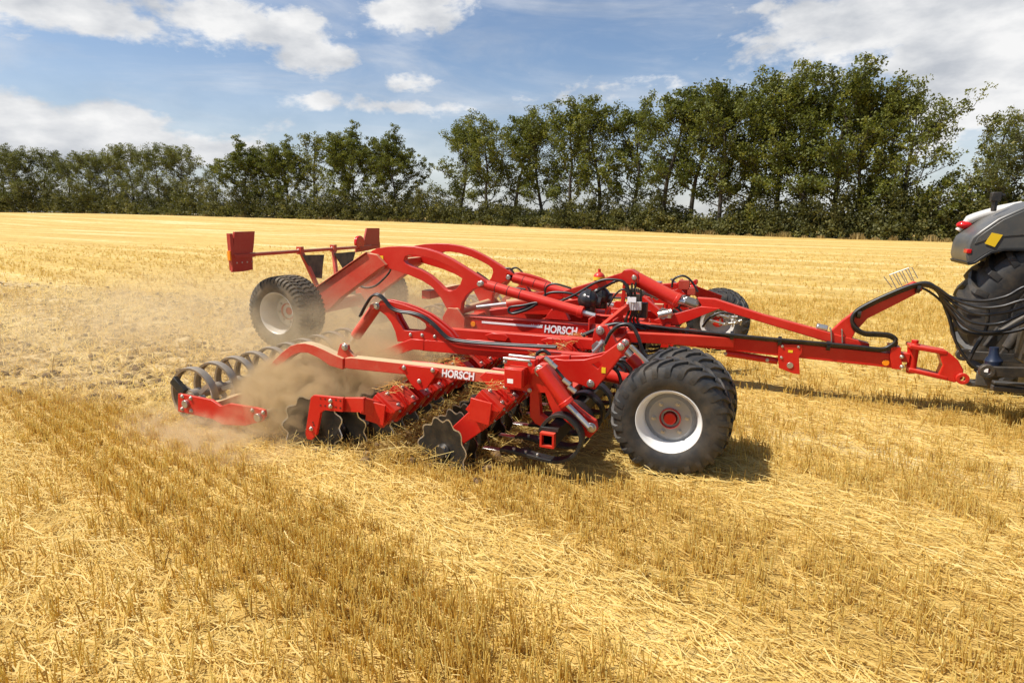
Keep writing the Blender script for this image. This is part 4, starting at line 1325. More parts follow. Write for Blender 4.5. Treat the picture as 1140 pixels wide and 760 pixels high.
m = MB(); p = at(400, 270, x=XB); m.cyl((XB-.03, p.y, p.z), (XB+.03, p.y, p.z), .12, 26); m.build('rear_lamp', redlens, harrow, .01)

# ---------------- wings (near side is side 1, the far one its mirror image)
def make_disc():
    """scalloped dished disc, axis along y"""
    m_ = MB(); n, r = 66, .31
    rings = [0.045, .12, .2, .25]
    vs, fs = [], []
    def dish(q): return -(q/.31)**2*.045
    for side in (-1, 1):
        for i, q in enumerate(rings+[None]):
            for k in range(n):
                t = 2*math.pi*k/n
                if q is None:
                    ph = (k*11/n) % 1.0
                    rr_ = r-0.034*math.sin(math.pi*ph)**1.2*1.0 if ph < 1 else r
                    rr_ = r - .044*(abs(math.cos(math.pi*ph))**2.2)
                elif i == 3: rr_ = r - .044*(abs(math.cos(math.pi*((k*11/n) % 1.0)))**2.2) - .013
                else: rr_ = q
                vs.append((rr_*math.sin(t), dish(rr_)+side*(.004 if q is not None else .0012), rr_*math.cos(t)))
    L = len(rings)+1
    for sidx in range(2):
        o = sidx*L*n
        for i in range(L-1):
            for k in range(n):
                k2 = (k+1) % n
                fs.append((o+i*n+k, o+i*n+k2, o+(i+1)*n+k2, o+(i+1)*n+k))
    for k in range(n):
        k2 = (k+1) % n
        fs.append(((L-1)*n+k, (L-1)*n+k2, L*n+(L-1)*n+k2, L*n+(L-1)*n+k))
    m_.add(vs, fs)
    for i in range(len(m_.f)):
        pass
    # bright worn rim
    for i, f in enumerate(m_.f):
        if all((vv % (L*n)) >= (L-2)*n for vv in f) : m_.m[i] = 1
    m_.mat = 0
    m_.lathe([(-.055, 0.0), (-.055, .05), (-.02, .075), (.03, .075), (.05, .055), (.07, .055), (.07, 0)], (0, 0, 0), (0, 1, 0), 24, closed=False)
    for k in range(5):
        a = 2*math.pi*k/5; m_.mat = 1; m_.cyl((.06*math.cos(a), -.02, .06*math.sin(a)), (.06*math.cos(a), -.045, .06*math.sin(a)), .012, 6)
    return m_.build('disc', [disc_m, disc_edge], harrow, 0, 30)
def make_ring():
    m_ = MB(); r = .30
    m_.lathe([(-.036, r-.03), (-.040, r-.006), (-.015, r), (.015, r), (.040, r-.006), (.036, r-.03), (.028, r-.014), (-.028, r-.014)], (0, 0, 0), (0, 1, 0), 56)
    for k in range(3):
        a = 2*math.pi*k/3+.2
        m_.bar((.05*math.cos(a), 0, .05*math.sin(a)), ((r-.012)*math.cos(a+.25), 0, (r-.012)*math.sin(a+.25)), .045, .012, (0, 1, 0))
    m_.lathe([(-.06, .03), (-.06, .07), (.06, .07), (.06, .03)], (0, 0, 0), (0, 1, 0), 20)
    return m_.build('packer_ring', ring_m, harrow, 0, 30)
DISC, RING = make_disc(), make_ring()
FREE = [True, True]
def place(src, i, loc, rot):
    if FREE[i]: o = src; FREE[i] = False
    else:
        o = src.copy(); col.objects.link(o)
    o.location = loc; o.rotation_euler = rot
    return o

TOPF, BOTF = at(458, 407.3, y=-3.19).z, at(458, 419.5, y=-3.19).z
FC = (-1.42, .56); RC = (-2.44, .41)     # front and rear carrier tubes (x, z)
rw = random.Random(9)
OB = xz([(384, 398.5), (388, 398), (600, 421.5), (600, 435), (540, 426), (388, 410.5), (384, 409.5)], -3.19)
ARCH = xz([(385, 398), (376, 394), (364, 388), (352, 383), (343, 381), (335, 381.5), (327, 384), (318, 391), (308, 401), (298, 413), (304, 418), (314, 408), (324, 398), (331, 393.5), (337, 391.5), (346, 391.5), (358, 397), (371, 406), (385, 410)], -3.13)
LUG = xz([(376, 397), (378, 388), (380, 382.5), (384, 381), (388, 384), (389, 389), (395, 396), (402, 401), (390, 403)], -3.13)
BRR = xz([(444, 409), (449, 405.5), (483, 409), (489, 412), (484, 420), (476, 431.5), (466, 434), (459, 428), (451, 415)], -3.21)
BRF = xz([(534, 419), (541, 413.5), (566, 417), (570, 440), (562, 452), (551, 448), (548, 434)], -3.21)
BIG = xz([(612, 402), (618, 399.5), (628, 401), (650, 400.5), (669, 396), (687, 383), (691, 381.5), (695, 384), (695, 391), (666, 429), (662, 433.5), (656, 432), (640, 425.5), (622, 421.5), (616, 414)], -2.98)
BIGH = xz([(659, 405.5), (667, 402.5), (670.5, 405.5), (665.5, 411)], -2.98)
CARM = xz([(593, 410), (601, 404.5), (611, 405.5), (617, 416), (626, 432), (634, 446), (645, 456), (655, 464), (663, 469), (664.5, 479), (657, 487), (648, 484), (634, 472), (624, 463), (617, 462), (611, 470), (604, 475), (596, 471), (590, 463), (590, 428)], -3.36)
CARMH = xz([(600, 437), (607, 437), (611, 448), (616, 459), (609, 466), (602, 461.5)], -3.36)
B3 = xz([(470, 379), (474, 378.5), (600, 391), (668, 396.5), (668, 406), (600, 401.5), (470, 390.5)], -2.09)
B3R = xz([(399, 398), (425, 390), (446, 381.5), (458, 377), (472, 378.5), (472, 390), (460, 389), (446, 394), (424, 402), (409, 406.5)], -2.09)
GN = xz([(421, 338), (424, 334.5), (432, 334.5), (448, 338.5), (463, 344), (477, 351), (488, 359), (500, 369), (506, 377), (500, 381), (443, 380), (440.5, 369), (436, 359), (430, 351), (423, 346)], -2.07)
GNH = xz([(440, 347.5), (446, 347), (458, 351), (468, 355.5), (474, 360), (475, 364), (472, 368), (462, 368.5), (450, 367.5), (447, 362), (443.5, 356)], -2.07)
INB = xz([(498, 366), (640, 376.5), (668, 379), (668, 390), (640, 388), (498, 377.5)], -1.30)
PKP = xz([(200, 437.5), (237, 444.5), (247, 451.5), (257, 448.5), (288, 453.5), (296, 456), (297, 463), (294, 468), (275, 473), (249, 472), (239, 466), (200, 457)], -3.78)
LARM = xz([(347, 442), (350, 439.3), (383, 442.3), (382.5, 458), (362, 456), (358, 459), (353.5, 483), (348, 489), (343, 488), (341, 482)], -3.73)

def wing(s):
    def F(y): return y*s
    near = s > 0
    out = (0, -s, 0)
    m = MB(); m.plate(OB, F(-3.19), F(-3.07)); ob = part(m, 'outer_beam', RDM)
    if near:
        t0, t1 = at(492, 419.5, y=-3.19), at(528.5, 421.8, y=-3.19)
        lettering('HORSCH', (t0.x, at(510, 421.3, y=-3.19).z), .075, t1.x-t0.x, -3.1915, ob, slant=.12)
    m = MB(); m.plate(ARCH, F(-3.18), F(-3.08)); m.plate(LUG, F(-3.15), F(-3.11))
    p = at(384, 386, y=-3.15); m.bolt((p.x, F(-3.15), p.z), .03, out, .03)
    part(m, 'packer_arm', RDM)
    m = MB()
    for yy in (-3.225, -3.06, -1.9):
        m = MB(); m.plate(BRR, F(yy), F(yy)+.025*s)
        if yy < -3.2:
            for q in ((450, 409), (482, 412), (467, 424)):
                p = at(*q, y=-3.22); m.bolt((p.x, F(-3.225), p.z), .018, out, .02)
        part(m, 'beam_bracket', RM)
        m = MB(); m.plate(BRF, F(yy)+.002*s, F(yy)+.026*s); part(m, 'beam_bracket', RM)
    # carrier tubes with the clamp housings of the disc arms
    for nm, (cx, cz), ang in (('front_carrier', FC, 38), ('rear_carrier', RC, 38)):
        m = MB()
        rot = Matrix.Rotation(R(ang), 3, 'Y')
        m.box((cx, F(-2.0), cz), (.13, 3.24, .13), rot)
        y = -3.50
        k = 0
        while y < -.45:
            m.box((cx, F(y), cz), (.225, .20, .21), rot)
            m.box((cx+.02, F(y-.085), cz+.012), (.235, .018, .225), rot)
            for dz in (-1, 1):
                q = rot @ Vector((dz*.07, 0, .105))
                m.bolt((cx+q.x, F(y+.04), cz+q.z), .016, tuple(rot @ Vector((0, 0, 1))), .022)
                q = rot @ Vector((.1125, 0, dz*.07))
                m.bolt((cx+q.x, F(y+.04), cz+q.z), .014, tuple(rot @ Vector((1, 0, 0))), .02)
            y += .25
        m.box((cx, F(-3.635), cz), (.19, .02, .19), Matrix.Rotation(R(8), 3, 'Y'))
        part(m, nm, RM)
    # disc arms and discs
    for row, (cx, cz), hx, sgn in ((0, FC, -.36, 1), (1, RC, -.36, -1)):
        y = -3.50; k = 0
        while y < -.45:
            yy = F(y-.03*0)
            hxx = cx+hx
            dloc = Vector((hxx, yy, .135))
            outer_rear = (row == 1 and k == 0)
            if outer_rear:
                dloc = Vector((-3.13, F(-3.55), .19))
            m = MB()
            if not outer_rear:
                m.plate([(cx-.06, cz-.02), (cx+.05, cz-.13), (cx-.02, cz-.20), (hxx+.13, .19), (hxx+.07, .08), (hxx-.05, .085), (hxx-.055, .20), (hxx+.03, .33), (cx-.13, cz-.03)], yy-.035, yy+.035)
                part(m, 'disc_arm', RM)
            rz = -R(16)*sgn*(-1 if s < 0 else 1)
            o = place(DISC, 0, (dloc.x, dloc.y-.085*s, dloc.z), (R(7)*s, rw.uniform(0, 6), rz + (math.pi if not near else 0)))
            y += .25; k += 1
    # outermost rear disc hangs on a cranked arm
    m = MB(); m.plate(LARM, F(-3.745), F(-3.715))
    m.plate(xz([(382, 443), (405, 443), (405, 459), (382, 458)], -3.71), F(-3.712), F(-3.672))
    a, b2 = at(404, 451, y=-3.69), Vector((RC[0], -3.62, RC[1]+.02))
    m.bar((a.x, F(-3.69), a.z), (b2.x, F(-3.60), b2.z), .04, .145)
    for q in ((368, 446), (368, 452), (346.5, 477)):
        p = at(*q, y=-3.745); m.bolt((p.x, F(-3.745), p.z), .017, out, .022)
    part(m, 'cranked_arm', RM)
    m = MB()
    for q in ((357, 443.5), (362, 444), (374, 445), (379, 446), (357, 451), (362, 451.5), (374, 453), (379, 454), (348.5, 470), (349.5, 473)):
        p = at(*q, y=-3.746); m.cyl((p.x, F(-3.7465), p.z), (p.x, F(-3.748), p.z), .008, 10)
    m.build('arm_hole', black, harrow)
    o = place(DISC, 0, (-2.95, F(-3.50), .15), (R(7)*s, 1.0, R(16)*(-1 if s < 0 else 1) + (math.pi if not near else 0)))
    # inner beams
    m = MB(); m.plate(B3, F(-2.09), F(-1.97)); m.plate(B3R, F(-2.095), F(-1.965)); part(m, 'inner_beam', RDM if not near else RM)
    m = MB(); m.plate(INB, F(-1.30), F(-1.18))
    p0 = at(505, 369, y=-1.3)
    for (a_, b_, q_) in ((540, 566, 0), (602, 640, 5.5)):
        m.plate(xz([(a_, 373+q_), (a_+8, 370.5+q_), (b_-4, 372+q_), (b_, 376+q_), (b_-3, 380+q_), (a_+6, 378+q_)], -1.32), F(-1.325), F(-1.30))
    part(m, 'hinge_beam', RM)
    m = MB(); m.plate(GN, F(-2.08), F(-2.04), [GNH]); m.plate(GN, F(-1.99), F(-1.95), [GNH])
    for q in ((457, 372.5), (470, 373), (484, 374.5), (497, 376), (480, 360)):
        p = at(*q, y=-2.08); m.bolt((p.x, F(-2.08), p.z), .017, out, .022)
    p = at(419.5, 340.5, y=-2.08); m.bolt((p.x, F(-2.08), p.z), .034, out, .04)
    part(m, 'ram_bracket', RM)
    a, b2 = at(419.5, 340.5, y=-2.015), at(396, 374, y=-2.015)
    m = MB(); a.y = b2.y = F(-2.015); m.cyl(a, b2, .066, 22); m.cyl(a-Vector((0, .1, 0)), a+Vector((0, .1, 0)), .035, 14)
    r_ = part(m, 'packer_ram', RDM)
    m = MB(); m.cyl(b2, b2+(b2-a).normalized()*.28, .03, 14); m.build('rod', chrome, r_, 0, 35)
    h = [at(q[0], q[1], y=-2.1) for q in ((402, 351), (408, 339), (415, 329), (422, 327.5), (429, 333), (436, 341.5), (446, 346), (458, 347.5), (470, 351), (482, 359), (494, 371), (502, 376.5), (520, 379.5), (560, 382.5), (600, 384.5), (620, 385.5))]
    for dy in (0, .03): hose('hydraulic_hose', [Vector((q.x, F(q.y-dy), q.z-dy*.3)) for q in h], .014)
    # lateral tube under the beams, its square end clamped by bolts
    m = MB()
    pc = at(571, 421.5, y=-3.5)
    m.box((pc.x, F(-3.24), pc.z), (.155, .52, .155))
    m.box((pc.x, F(-3.47), pc.z), (.17, .03, .17))
    for dx in (-.11, .11):
        for dz in (-.11, .11): m.bolt((pc.x+dx, F(-3.40), pc.z+dz), .016, out, .03)
    m.box((pc.x, F(-3.34), pc.z), (.27, .05, .27)); m.box((pc.x, F(-3.24), pc.z), (.25, .03, .25))
    for dy in (-3.42, -3.30):
        m.mat = 1; m.tube([(pc.x-.12, F(dy), pc.z+.142), (pc.x+.12, F(dy), pc.z+.142)], .014, 8); m.mat = 0
    part(m, 'wing_tube', RM)
    m = MB(); m.box((-.98, F(-2.05), .50), (.14, 1.9, .14)); part(m, 'wing_cross_tube', RM)
    m = MB(); m.plate([(pc.x-.02, pc.z+.06), (pc.x+.30, pc.z+.10), (-.86, .60), (-.9, .43), (pc.x, pc.z-.1)], F(-2.93), F(-2.88)); part(m, 'tube_plate', RM)
    # big bracket that carries the support wheels
    for yy in (-2.98, -2.80):
        m = MB(); m.plate(BIG, F(yy), F(yy+.035), [BIGH])
        for q, r_ in (((691, 386), .026), ((657.5, 427), .028)):
            p = at(*q, y=-2.98); m.bolt((p.x, F(yy), p.z), r_, out, .026)
        part(m, 'wheel_bracket', RM)
    a = at(657.5, 427, y=-2.98)
    m = MB()
    m.tube([(a.x, F(-2.62), a.z), (a.x+.22, F(-2.62), a.z-.02), (-.04, F(-2.62), .475)], .062, 18); m.cyl((0, F(-2.95), .475), (0, F(-2.28), .475), .05, 18)
    m.cyl((a.x, F(-2.96), a.z), (a.x, F(-2.37), a.z), .05, 18)
    part(m, 'wheel_fork', RM)
    a, b2 = at(691, 386, y=-2.7), at(729, 425, y=-2.7)
    a.y = b2.y = F(-2.68); m = MB(); d_ = (b2-a).normalized(); m.cyl(a+d_*.12, b2, .062, 20); r_ = part(m, 'wheel_ram', RM)
    m = MB(); m.cyl(a, a+d_*.16, .032, 14); m.box(a+d_*.24+Vector((.03, 0, .06)), (.34, .05, .03), Matrix.Rotation(R(42), 3, 'Y')); m.build('rod', [steel], r_, 0.003, 35)
    for k in range(4):
        yy = -2.75+.14*k
        hose('hydraulic_hose', [Vector((p.x, F(yy), p.z)) for p in (at(q[0], q[1], y=-2.6) for q in ((664+4*k, 424), (670+4*k, 410), (682+3*k, 404), (692+3*k, 410), (696+2*k, 424)))], .016)
    # crossbar arm, its ram, lateral square tube with bent spring blades
    for yy in (-3.37, -1.4):
        m = MB(); m.plate(CARM, F(yy), F(yy+.07), [CARMH])
        p = at(600.8, 413, y=-3.38); m.bolt((p.x, F(yy), p.z), .04, out, .04)
        p = at(658, 476, y=-3.38); m.bolt((p.x, F(yy), p.z), .034, out, .04)
        part(m, 'crossbar_arm', RM)
    a, b2, c2 = at(604, 408, y=-3.40), at(633, 449, y=-3.40), at(657, 474, y=-3.40)
    for q in (a, b2, c2): q.y = F(-3.43)
    m = MB(); d_ = (b2-a).normalized(); m.cyl(a, b2, .058, 22); m.cyl(b2-d_*.04, b2, .066, 22); r_ = part(m, 'crossbar_ram', RM)
    m = MB(); m.cyl(b2, c2, .022, 14); m.build('rod', chrome, r_, 0, 35)
    hose('hydraulic_hose', [Vector((p.x, F(-3.47), p.z)) for p in (at(q[0], q[1], y=-3.47) for q in ((606, 398), (613, 402), (620, 412), (630, 424), (637, 434)))], .013)
    for q in ((611, 401), (616, 406), (631, 425), (637, 433)):
        m = MB(); p = at(*q, y=-3.47); m.cyl((p.x-.03, F(-3.475), p.z+.02), (p.x+.03, F(-3.475), p.z-.02), .02, 10)
        part(m, 'hose_fitting', [steel], bevel=0)
    pc = at(609.5, 489.5, y=-3.55)
    m = MB(); w = .052
    for (dx, dz, sx, sz) in ((-w, 0, .012, 2*w+.012), (w, 0, .012, 2*w+.012), (0, -w, 2*w-.012, .012), (0, w, 2*w-.012, .012)):
        m.box((pc.x+dx, F(-2.0), pc.z+dz), (sx, 3.1, sz), None)
    ct = part(m, 'crossbar_tube', [black], bevel=0)
    m = MB()
    for (dx, dz, sx, sz) in ((-w, 0, .016, 2*w+.016), (w, 0, .016, 2*w+.016), (0, -w, 2*w-.016, .016), (0, w, 2*w-.016, .016)):
        m.box((pc.x+dx, F(-3.545), pc.z+dz), (sx, .05, sz), None)
    m.build('end_ring', red, ct)
    path = xz([(600, 480), (606, 471), (614, 464.5), (624, 463), (634, 468), (643, 479), (646, 491), (642, 503), (633, 511), (620, 514.5), (606, 512.5), (585, 507), (562, 501.5), (556, 502)], -3.5)
    path2 = [(q[0]-.0, q[1]) for q in path]
    for k in range(9):
        yy = -3.50+.34*k
        m = MB(); m.ribbon([(q.x, q.y) for q in smooth([Vector((a_[0], a_[1], 0)) for a_ in path2], 5)], F(yy), F(yy+.10), .026)
        m.mat = 1
        for t in (.1, .16, .22): 
            q = Vector((path2[12][0], path2[12][1])).lerp(Vector((path2[10][0], path2[10][1])), (t-.06)*5)
            m.cyl((q.x, F(yy+.03), q.y), (q.x, F(yy+.03), q.y+.035), .014, 6)
        m.mat = 2
        q0, q1 = path2[12], path2[13]
        m.box((q1[0]-.06, F(yy+.03), q1[1]+.0), (.2, .06, .010))
        m.mat = 0; m.box((pc.x, F(yy+.0325), pc.z+.075), (.15, .09, .03))
        part(m, 'spring_blade', [black, steel, disc_edge], bevel=.002)
    # packer roller
    m = MB(); m.cyl((-4.64, F(-3.72), .30), (-4.64, F(-.95), .30), .045, 16); m.build('packer_shaft', ring_m, harrow, 0, 40)
    y = -3.64
    while y < -1.0:
        place(RING, 1, (-4.64, F(y), .30), (0, rw.uniform(0, 6), 0)); y += .27
    m = MB(); m.plate(PKP, F(-3.80), F(-3.77))
    for q in ((203, 441), (212.5, 443), (203, 455), (213, 457), (281, 456.5), (293, 459)):
        p = at(*q, y=-3.8); m.bolt((p.x, F(-3.80), p.z), .017, out, .02)
    for q, r_ in (((208, 449), .04), ((288.5, 464), .04)):
        p = at(*q, y=-3.8); m.mat = 1; m.cyl((p.x, F(-3.83), p.z), (p.x, F(-3.60), p.z), r_, 16); m.mat = 0
    part(m, 'packer_end_plate', RM)
    m = MB(); a, b2 = at(193, 422, y=-3.7), at(206, 437, y=-3.7)
    m.bar((a.x, F(-3.70), a.z), (b2.x, F(-3.70), b2.z), .05, .09); part(m, 'scraper', [black])
    m = MB(); m.bar((-4.30, F(-3.76), .26), (-4.30, F(-.95), .26), .07, .07)
    m.bar((-4.30, F(-3.13), .26), (-3.80, F(-3.13), .50), .06, .07); m.bar((-4.30, F(-2.03), .28), (-3.75, F(-2.03), .48), .07, .09)
    part(m, 'packer_frame', RDM)
wing(1)
wing(-1)

# ================================================================== tractor
tr = empty('tractor', (3.9, 0, 0))
tag(tr, 'grey tractor cut by the right edge, pulling the red machine', 'tractor')
def tpart(m_, name, mats, parent=None, bevel=.006, angle=32):
    m_.v = [(v[0]-3.9, v[1], v[2]) for v in m_.v]
    return m_.build(name, mats, parent or tr, bevel, angle)
def tractor_wheel(sgn):
    root = empty('rear_wheel', (0, 1.27*sgn, 1.0), tr)
    Rt, hw, rb = .965, .33, .50
    half = [(.80, rb-.01), (.92, rb+.03), (1.0, rb+.16), (1.0, rb+.27), (.94, Rt-.09), (.80, Rt-.035), (.5, Rt-.01), (.2, Rt)]
    prof = [(-a*hw, r) for a, r in half]+[(0, Rt)]+[(a*hw, r) for a, r in reversed(half)]
    m_ = MB(); m_.lathe(prof, (0, 0, 0), (0, 1, 0), 72)
    N = 23
    for side in (-1, 1):
        for k in range(N):
            th = 2*math.pi*(k+(.5 if side > 0 else 0))/N
            path = [(side*hw*1.0, Rt-.15, -.01), (side*hw*.97, Rt-.085, 0), (side*hw*.8, Rt-.032, .03), (side*hw*.45, Rt-.008, .10), (-side*hw*.05, Rt, .20)]
            vs, fs = [], []
            for (yy, r_, da) in path:
                for aa, rr_ in ((-.045, r_-.01), (.045, r_-.01), (.03, r_+.055), (-.03, r_+.055)):
                    t = th+da+aa; vs.append((rr_*math.sin(t), yy, rr_*math.cos(t)))
            for i in range(len(path)-1):
                for q in range(4):
                    q2 = (q+1) % 4; fs.append((i*4+q, i*4+q2, (i+1)*4+q2, (i+1)*4+q))
            fs += [(3,2,1,0), tuple((len(path)-1)*4+q for q in range(4))]
            m_.add(vs, fs)
    m_.build('tyre', rubber, root, 0, 30)
    m_ = MB(); m_.lathe([(-.26, rb), (-.27, rb+.01), (-.24, rb-.03), (-.05, rb-.05), (0, .2), (.02, .2), (.05, rb-.05), (.24, rb-.03), (.27, rb+.01), (.26, rb)], (0, 0, 0), (0, 1, 0), 48)
    m_.cyl((0, -.12, 0), (0, .12, 0), .2, 24)
    m_.build('rim', rim_grey, root, 0, 35)
    root.rotation_euler = (0, R(6), 0)
tractor_wheel(1); tractor_wheel(-1)
FEN = [(1066, 291), (1064.5, 284), (1067, 272), (1071, 264), (1080, 257), (1100, 243), (1122, 233), (1140, 225.5)]
FX = [(p.x+.10, p.z) for p in (at(a_, b_, y=.92) for a_, b_ in FEN)]
FX += [(3.75, 2.42), (4.2, 2.44), (4.7, 2.36), (5.0, 2.2), (5.0, 1.98), (4.4, 1.95), (3.7, 1.88)]
FX += [(p.x, p.z) for p in (at(a_, b_, y=.92) for a_, b_ in ((1140, 278), (1118, 278), (1103, 281), (1093, 287), (1085, 292.5), (1078, 294)))]
for sgn in (1, -1):
    m = MB(); m.plate([(q[0]+(.42 if sgn < 0 else 0), q[1]) for q in FX], .92*sgn, 1.62*sgn)
    fe = tpart(m, 'fender', [grey_body], bevel=.022, angle=50)
    off = .42 if sgn < 0 else 0
    m = MB(); m.ribbon([(q[0]+off, q[1]) for q in [FX[0], FX[-1], FX[-2], FX[-3], FX[-4], FX[-5], FX[-6], FX[-7]]], .90*sgn, 1.64*sgn, .028); tpart(m, 'rubber_edge', [black], fe, .004)
    m = MB(); m.plate([(q[0]*.96+.17+off, q[1]*.93+.135) for q in FX[2:14]]+[(4.9+off, 2.02), (3.9+off, 1.97), (3.35+off, 1.96), (3.1+off, 1.93)], .912*sgn, .922*sgn); tpart(m, 'side_panel', [grey_body], fe, .004)
    if sgn > 0:
        m = MB(); p = at(1070, 279.5, y=.92); m.box((p.x+.08, .98, p.z), (.05, .14, .05)); tpart(m, 'tail_light', [redlens], fe, .008)
        m = MB(); o = xz([(1096, 271), (1104, 259), (1116, 261.5), (1107, 275)], .92); m.plate(o, .907, .9115); tpart(m, 'sticker', [yellow], fe, 0)
    else:
        m = MB(); m.box((FX[1][0]+.41, -1.2, FX[1][1]), (.05, .14, .05)); tpart(m, 'tail_light', [redlens], fe, .008)
m = MB(); p = at(1083, 248, y=1.5)
m.tube(smooth([(p.x-.12, 1.60, p.z-.10), (p.x-.02, 1.60, p.z+.03), (p.x+.22, 1.60, p.z+.13), (p.x+.5, 1.60, p.z+.2)], 5), [.035]*5+[.06]*6+[.07]*5, 14)
tpart(m, 'lamp_housing', [rim_dusty], bevel=0)
m = MB(); m.sphere((p.x-.06, 1.60, p.z-.03), .075, 16, 10, (1.2, 1, .7)); tpart(m, 'rear_lamp', [redlens], bevel=0)
m = MB(); p = at(1108, 222, y=1.25); m.box((p.x, 1.25, p.z+.03), (.10, .09, .11)); m.box((p.x+.07, 1.25, p.z+.05), (.05, .03, .03)); m.cyl((p.x, 1.25, p.z-.14), (p.x, 1.25, p.z), .03, 10)
tpart(m, 'camera', [black], bevel=.01)
m = MB()
m.box((4.1, 0, .95), (1.4, .62, .62)); m.cyl((3.9, -1.0, 1.0), (3.9, 1.0, 1.0), .16, 20); m.box((3.36, 0, .88), (.22, .5, .5)); m.box((5.9, 0, 1.0), (2.6, .6, .6))
tpart(m, 'transmission', [dark_iron, steel], bevel=.03)
m = MB()
m.box((5.0, 0, 1.75), (1.5, 1.55, .7)); m.box((5.0, 0, 2.95), (1.6, 1.6, .22))
for (x, y) in ((4.3, -.72), (4.3, .72), (5.7, -.72), (5.7, .72)): m.bar((x, y, 2.1), (x+(.1 if x < 5 else -.1), y*.95, 2.9), .09, .09)
cab = tpart(m, 'cab', [grey_body], bevel=.04)
m = MB(); m.box((5.0, 0, 2.47), (1.3, 1.36, .76)); tpart(m, 'window', [glass_m], cab, .03)
m = MB(); m.box((7.0, 0, 1.65), (2.5, .9, .95)); tpart(m, 'bonnet', [grey_body], bevel=.12)
for sgn in (-1, 1):
    m = MB(); m.lathe([(-.24, .40), (-.27, .55), (-.22, .68), (0, .72), (.22, .68), (.27, .55), (.24, .40)], (6.9, 1.05*sgn, .72), (0, 1, 0), 48)
    m.lathe([(-.1, .1), (-.12, .40), (.12, .40), (.1, .1)], (6.9, 1.05*sgn, .72), (0, 1, 0), 32); tpart(m, 'front_wheel', [rubber], bevel=0)
# rear linkage and hitch
for sgn in (-1, 1):
    m = MB(); m.bar((3.45, .34*sgn, .62), (2.86, .42*sgn, .60), .05, .10); m.lathe([(-.03, .03), (-.03, .07), (.03, .07), (.03, .03)], (2.84, .42*sgn, .60), (0, 1, 0), 20)
    tpart(m, 'lower_link', [dark_iron, steel])
    m = MB(); m.bar((3.20, .38*sgn, .64), (3.42, .36*sgn, 1.25), .06, .06); m.cyl((3.23, .38*sgn, .72), (3.32, .372*sgn, .98), .055, 14)
    tpart(m, 'lift_rod', [dark_iron, steel])
m = MB()
p = at(1072, 419, y=0)
m.box((3.10, 0, p.z-.06), (.62, .16, .05)); m.box((3.16, 0, p.z+.11), (.5, .14, .045)); m.box((3.35, 0, p.z+.02), (.12, .24, .24))
m.box((2.95, -.10, p.z+.02), (.2, .03, .16)); m.cyl((2.94, -.12, p.z+.08), (2.94, -.16, p.z+.08), .05, 16); m.box((3.2, -.28, p.z-.03), (.5, .10, .05)); m.box((3.2, -.28, p.z+.03), (.5, .08, .03))
tpart(m, 'pickup_hitch', [plain('worn_iron', (.10, .098, .095), .45, .5, .3, dust=.25), steel], bevel=.006)
m = MB(); p = at(1107, 401, y=-.2); m.lathe([(0, 0), (0, .075), (.08, .08), (.14, .045), (.22, .04), (.22, 0)], (p.x, -.2, p.z-.08), (-.1, 0, 1), 24, closed=False)
tpart(m, 'ball_cap', [blue_m], bevel=0)
m = MB(); p = at(1105, 408, y=-.2); m.lathe([(0, 0), (0, .085), (.04, .085), (.04, 0)], (p.x, -.2, p.z-.05), (-.1, 0, 1), 24, closed=False); tpart(m, 'base_ring', [tube_white], bevel=0)
m = MB()
for k in range(6): m.cyl((3.50, -.22+.085*k, 1.28+.05*(k % 3)), (3.70, -.22+.085*k, 1.28+.05*(k % 3)), .034, 12)
m.box((3.75, 0, 1.32), (.16, .62, .26))
tpart(m, 'coupler_block', [dark_iron], bevel=.008)
m = MB(); m.cyl((3.45, 0, 1.35), (3.05, .06, .95), .035, 14); m.box((3.02, .12, .86), (.08, .10, .24), Matrix.Rotation(R(24), 3, 'Y')); tpart(m, 'top_link', [dark_iron])

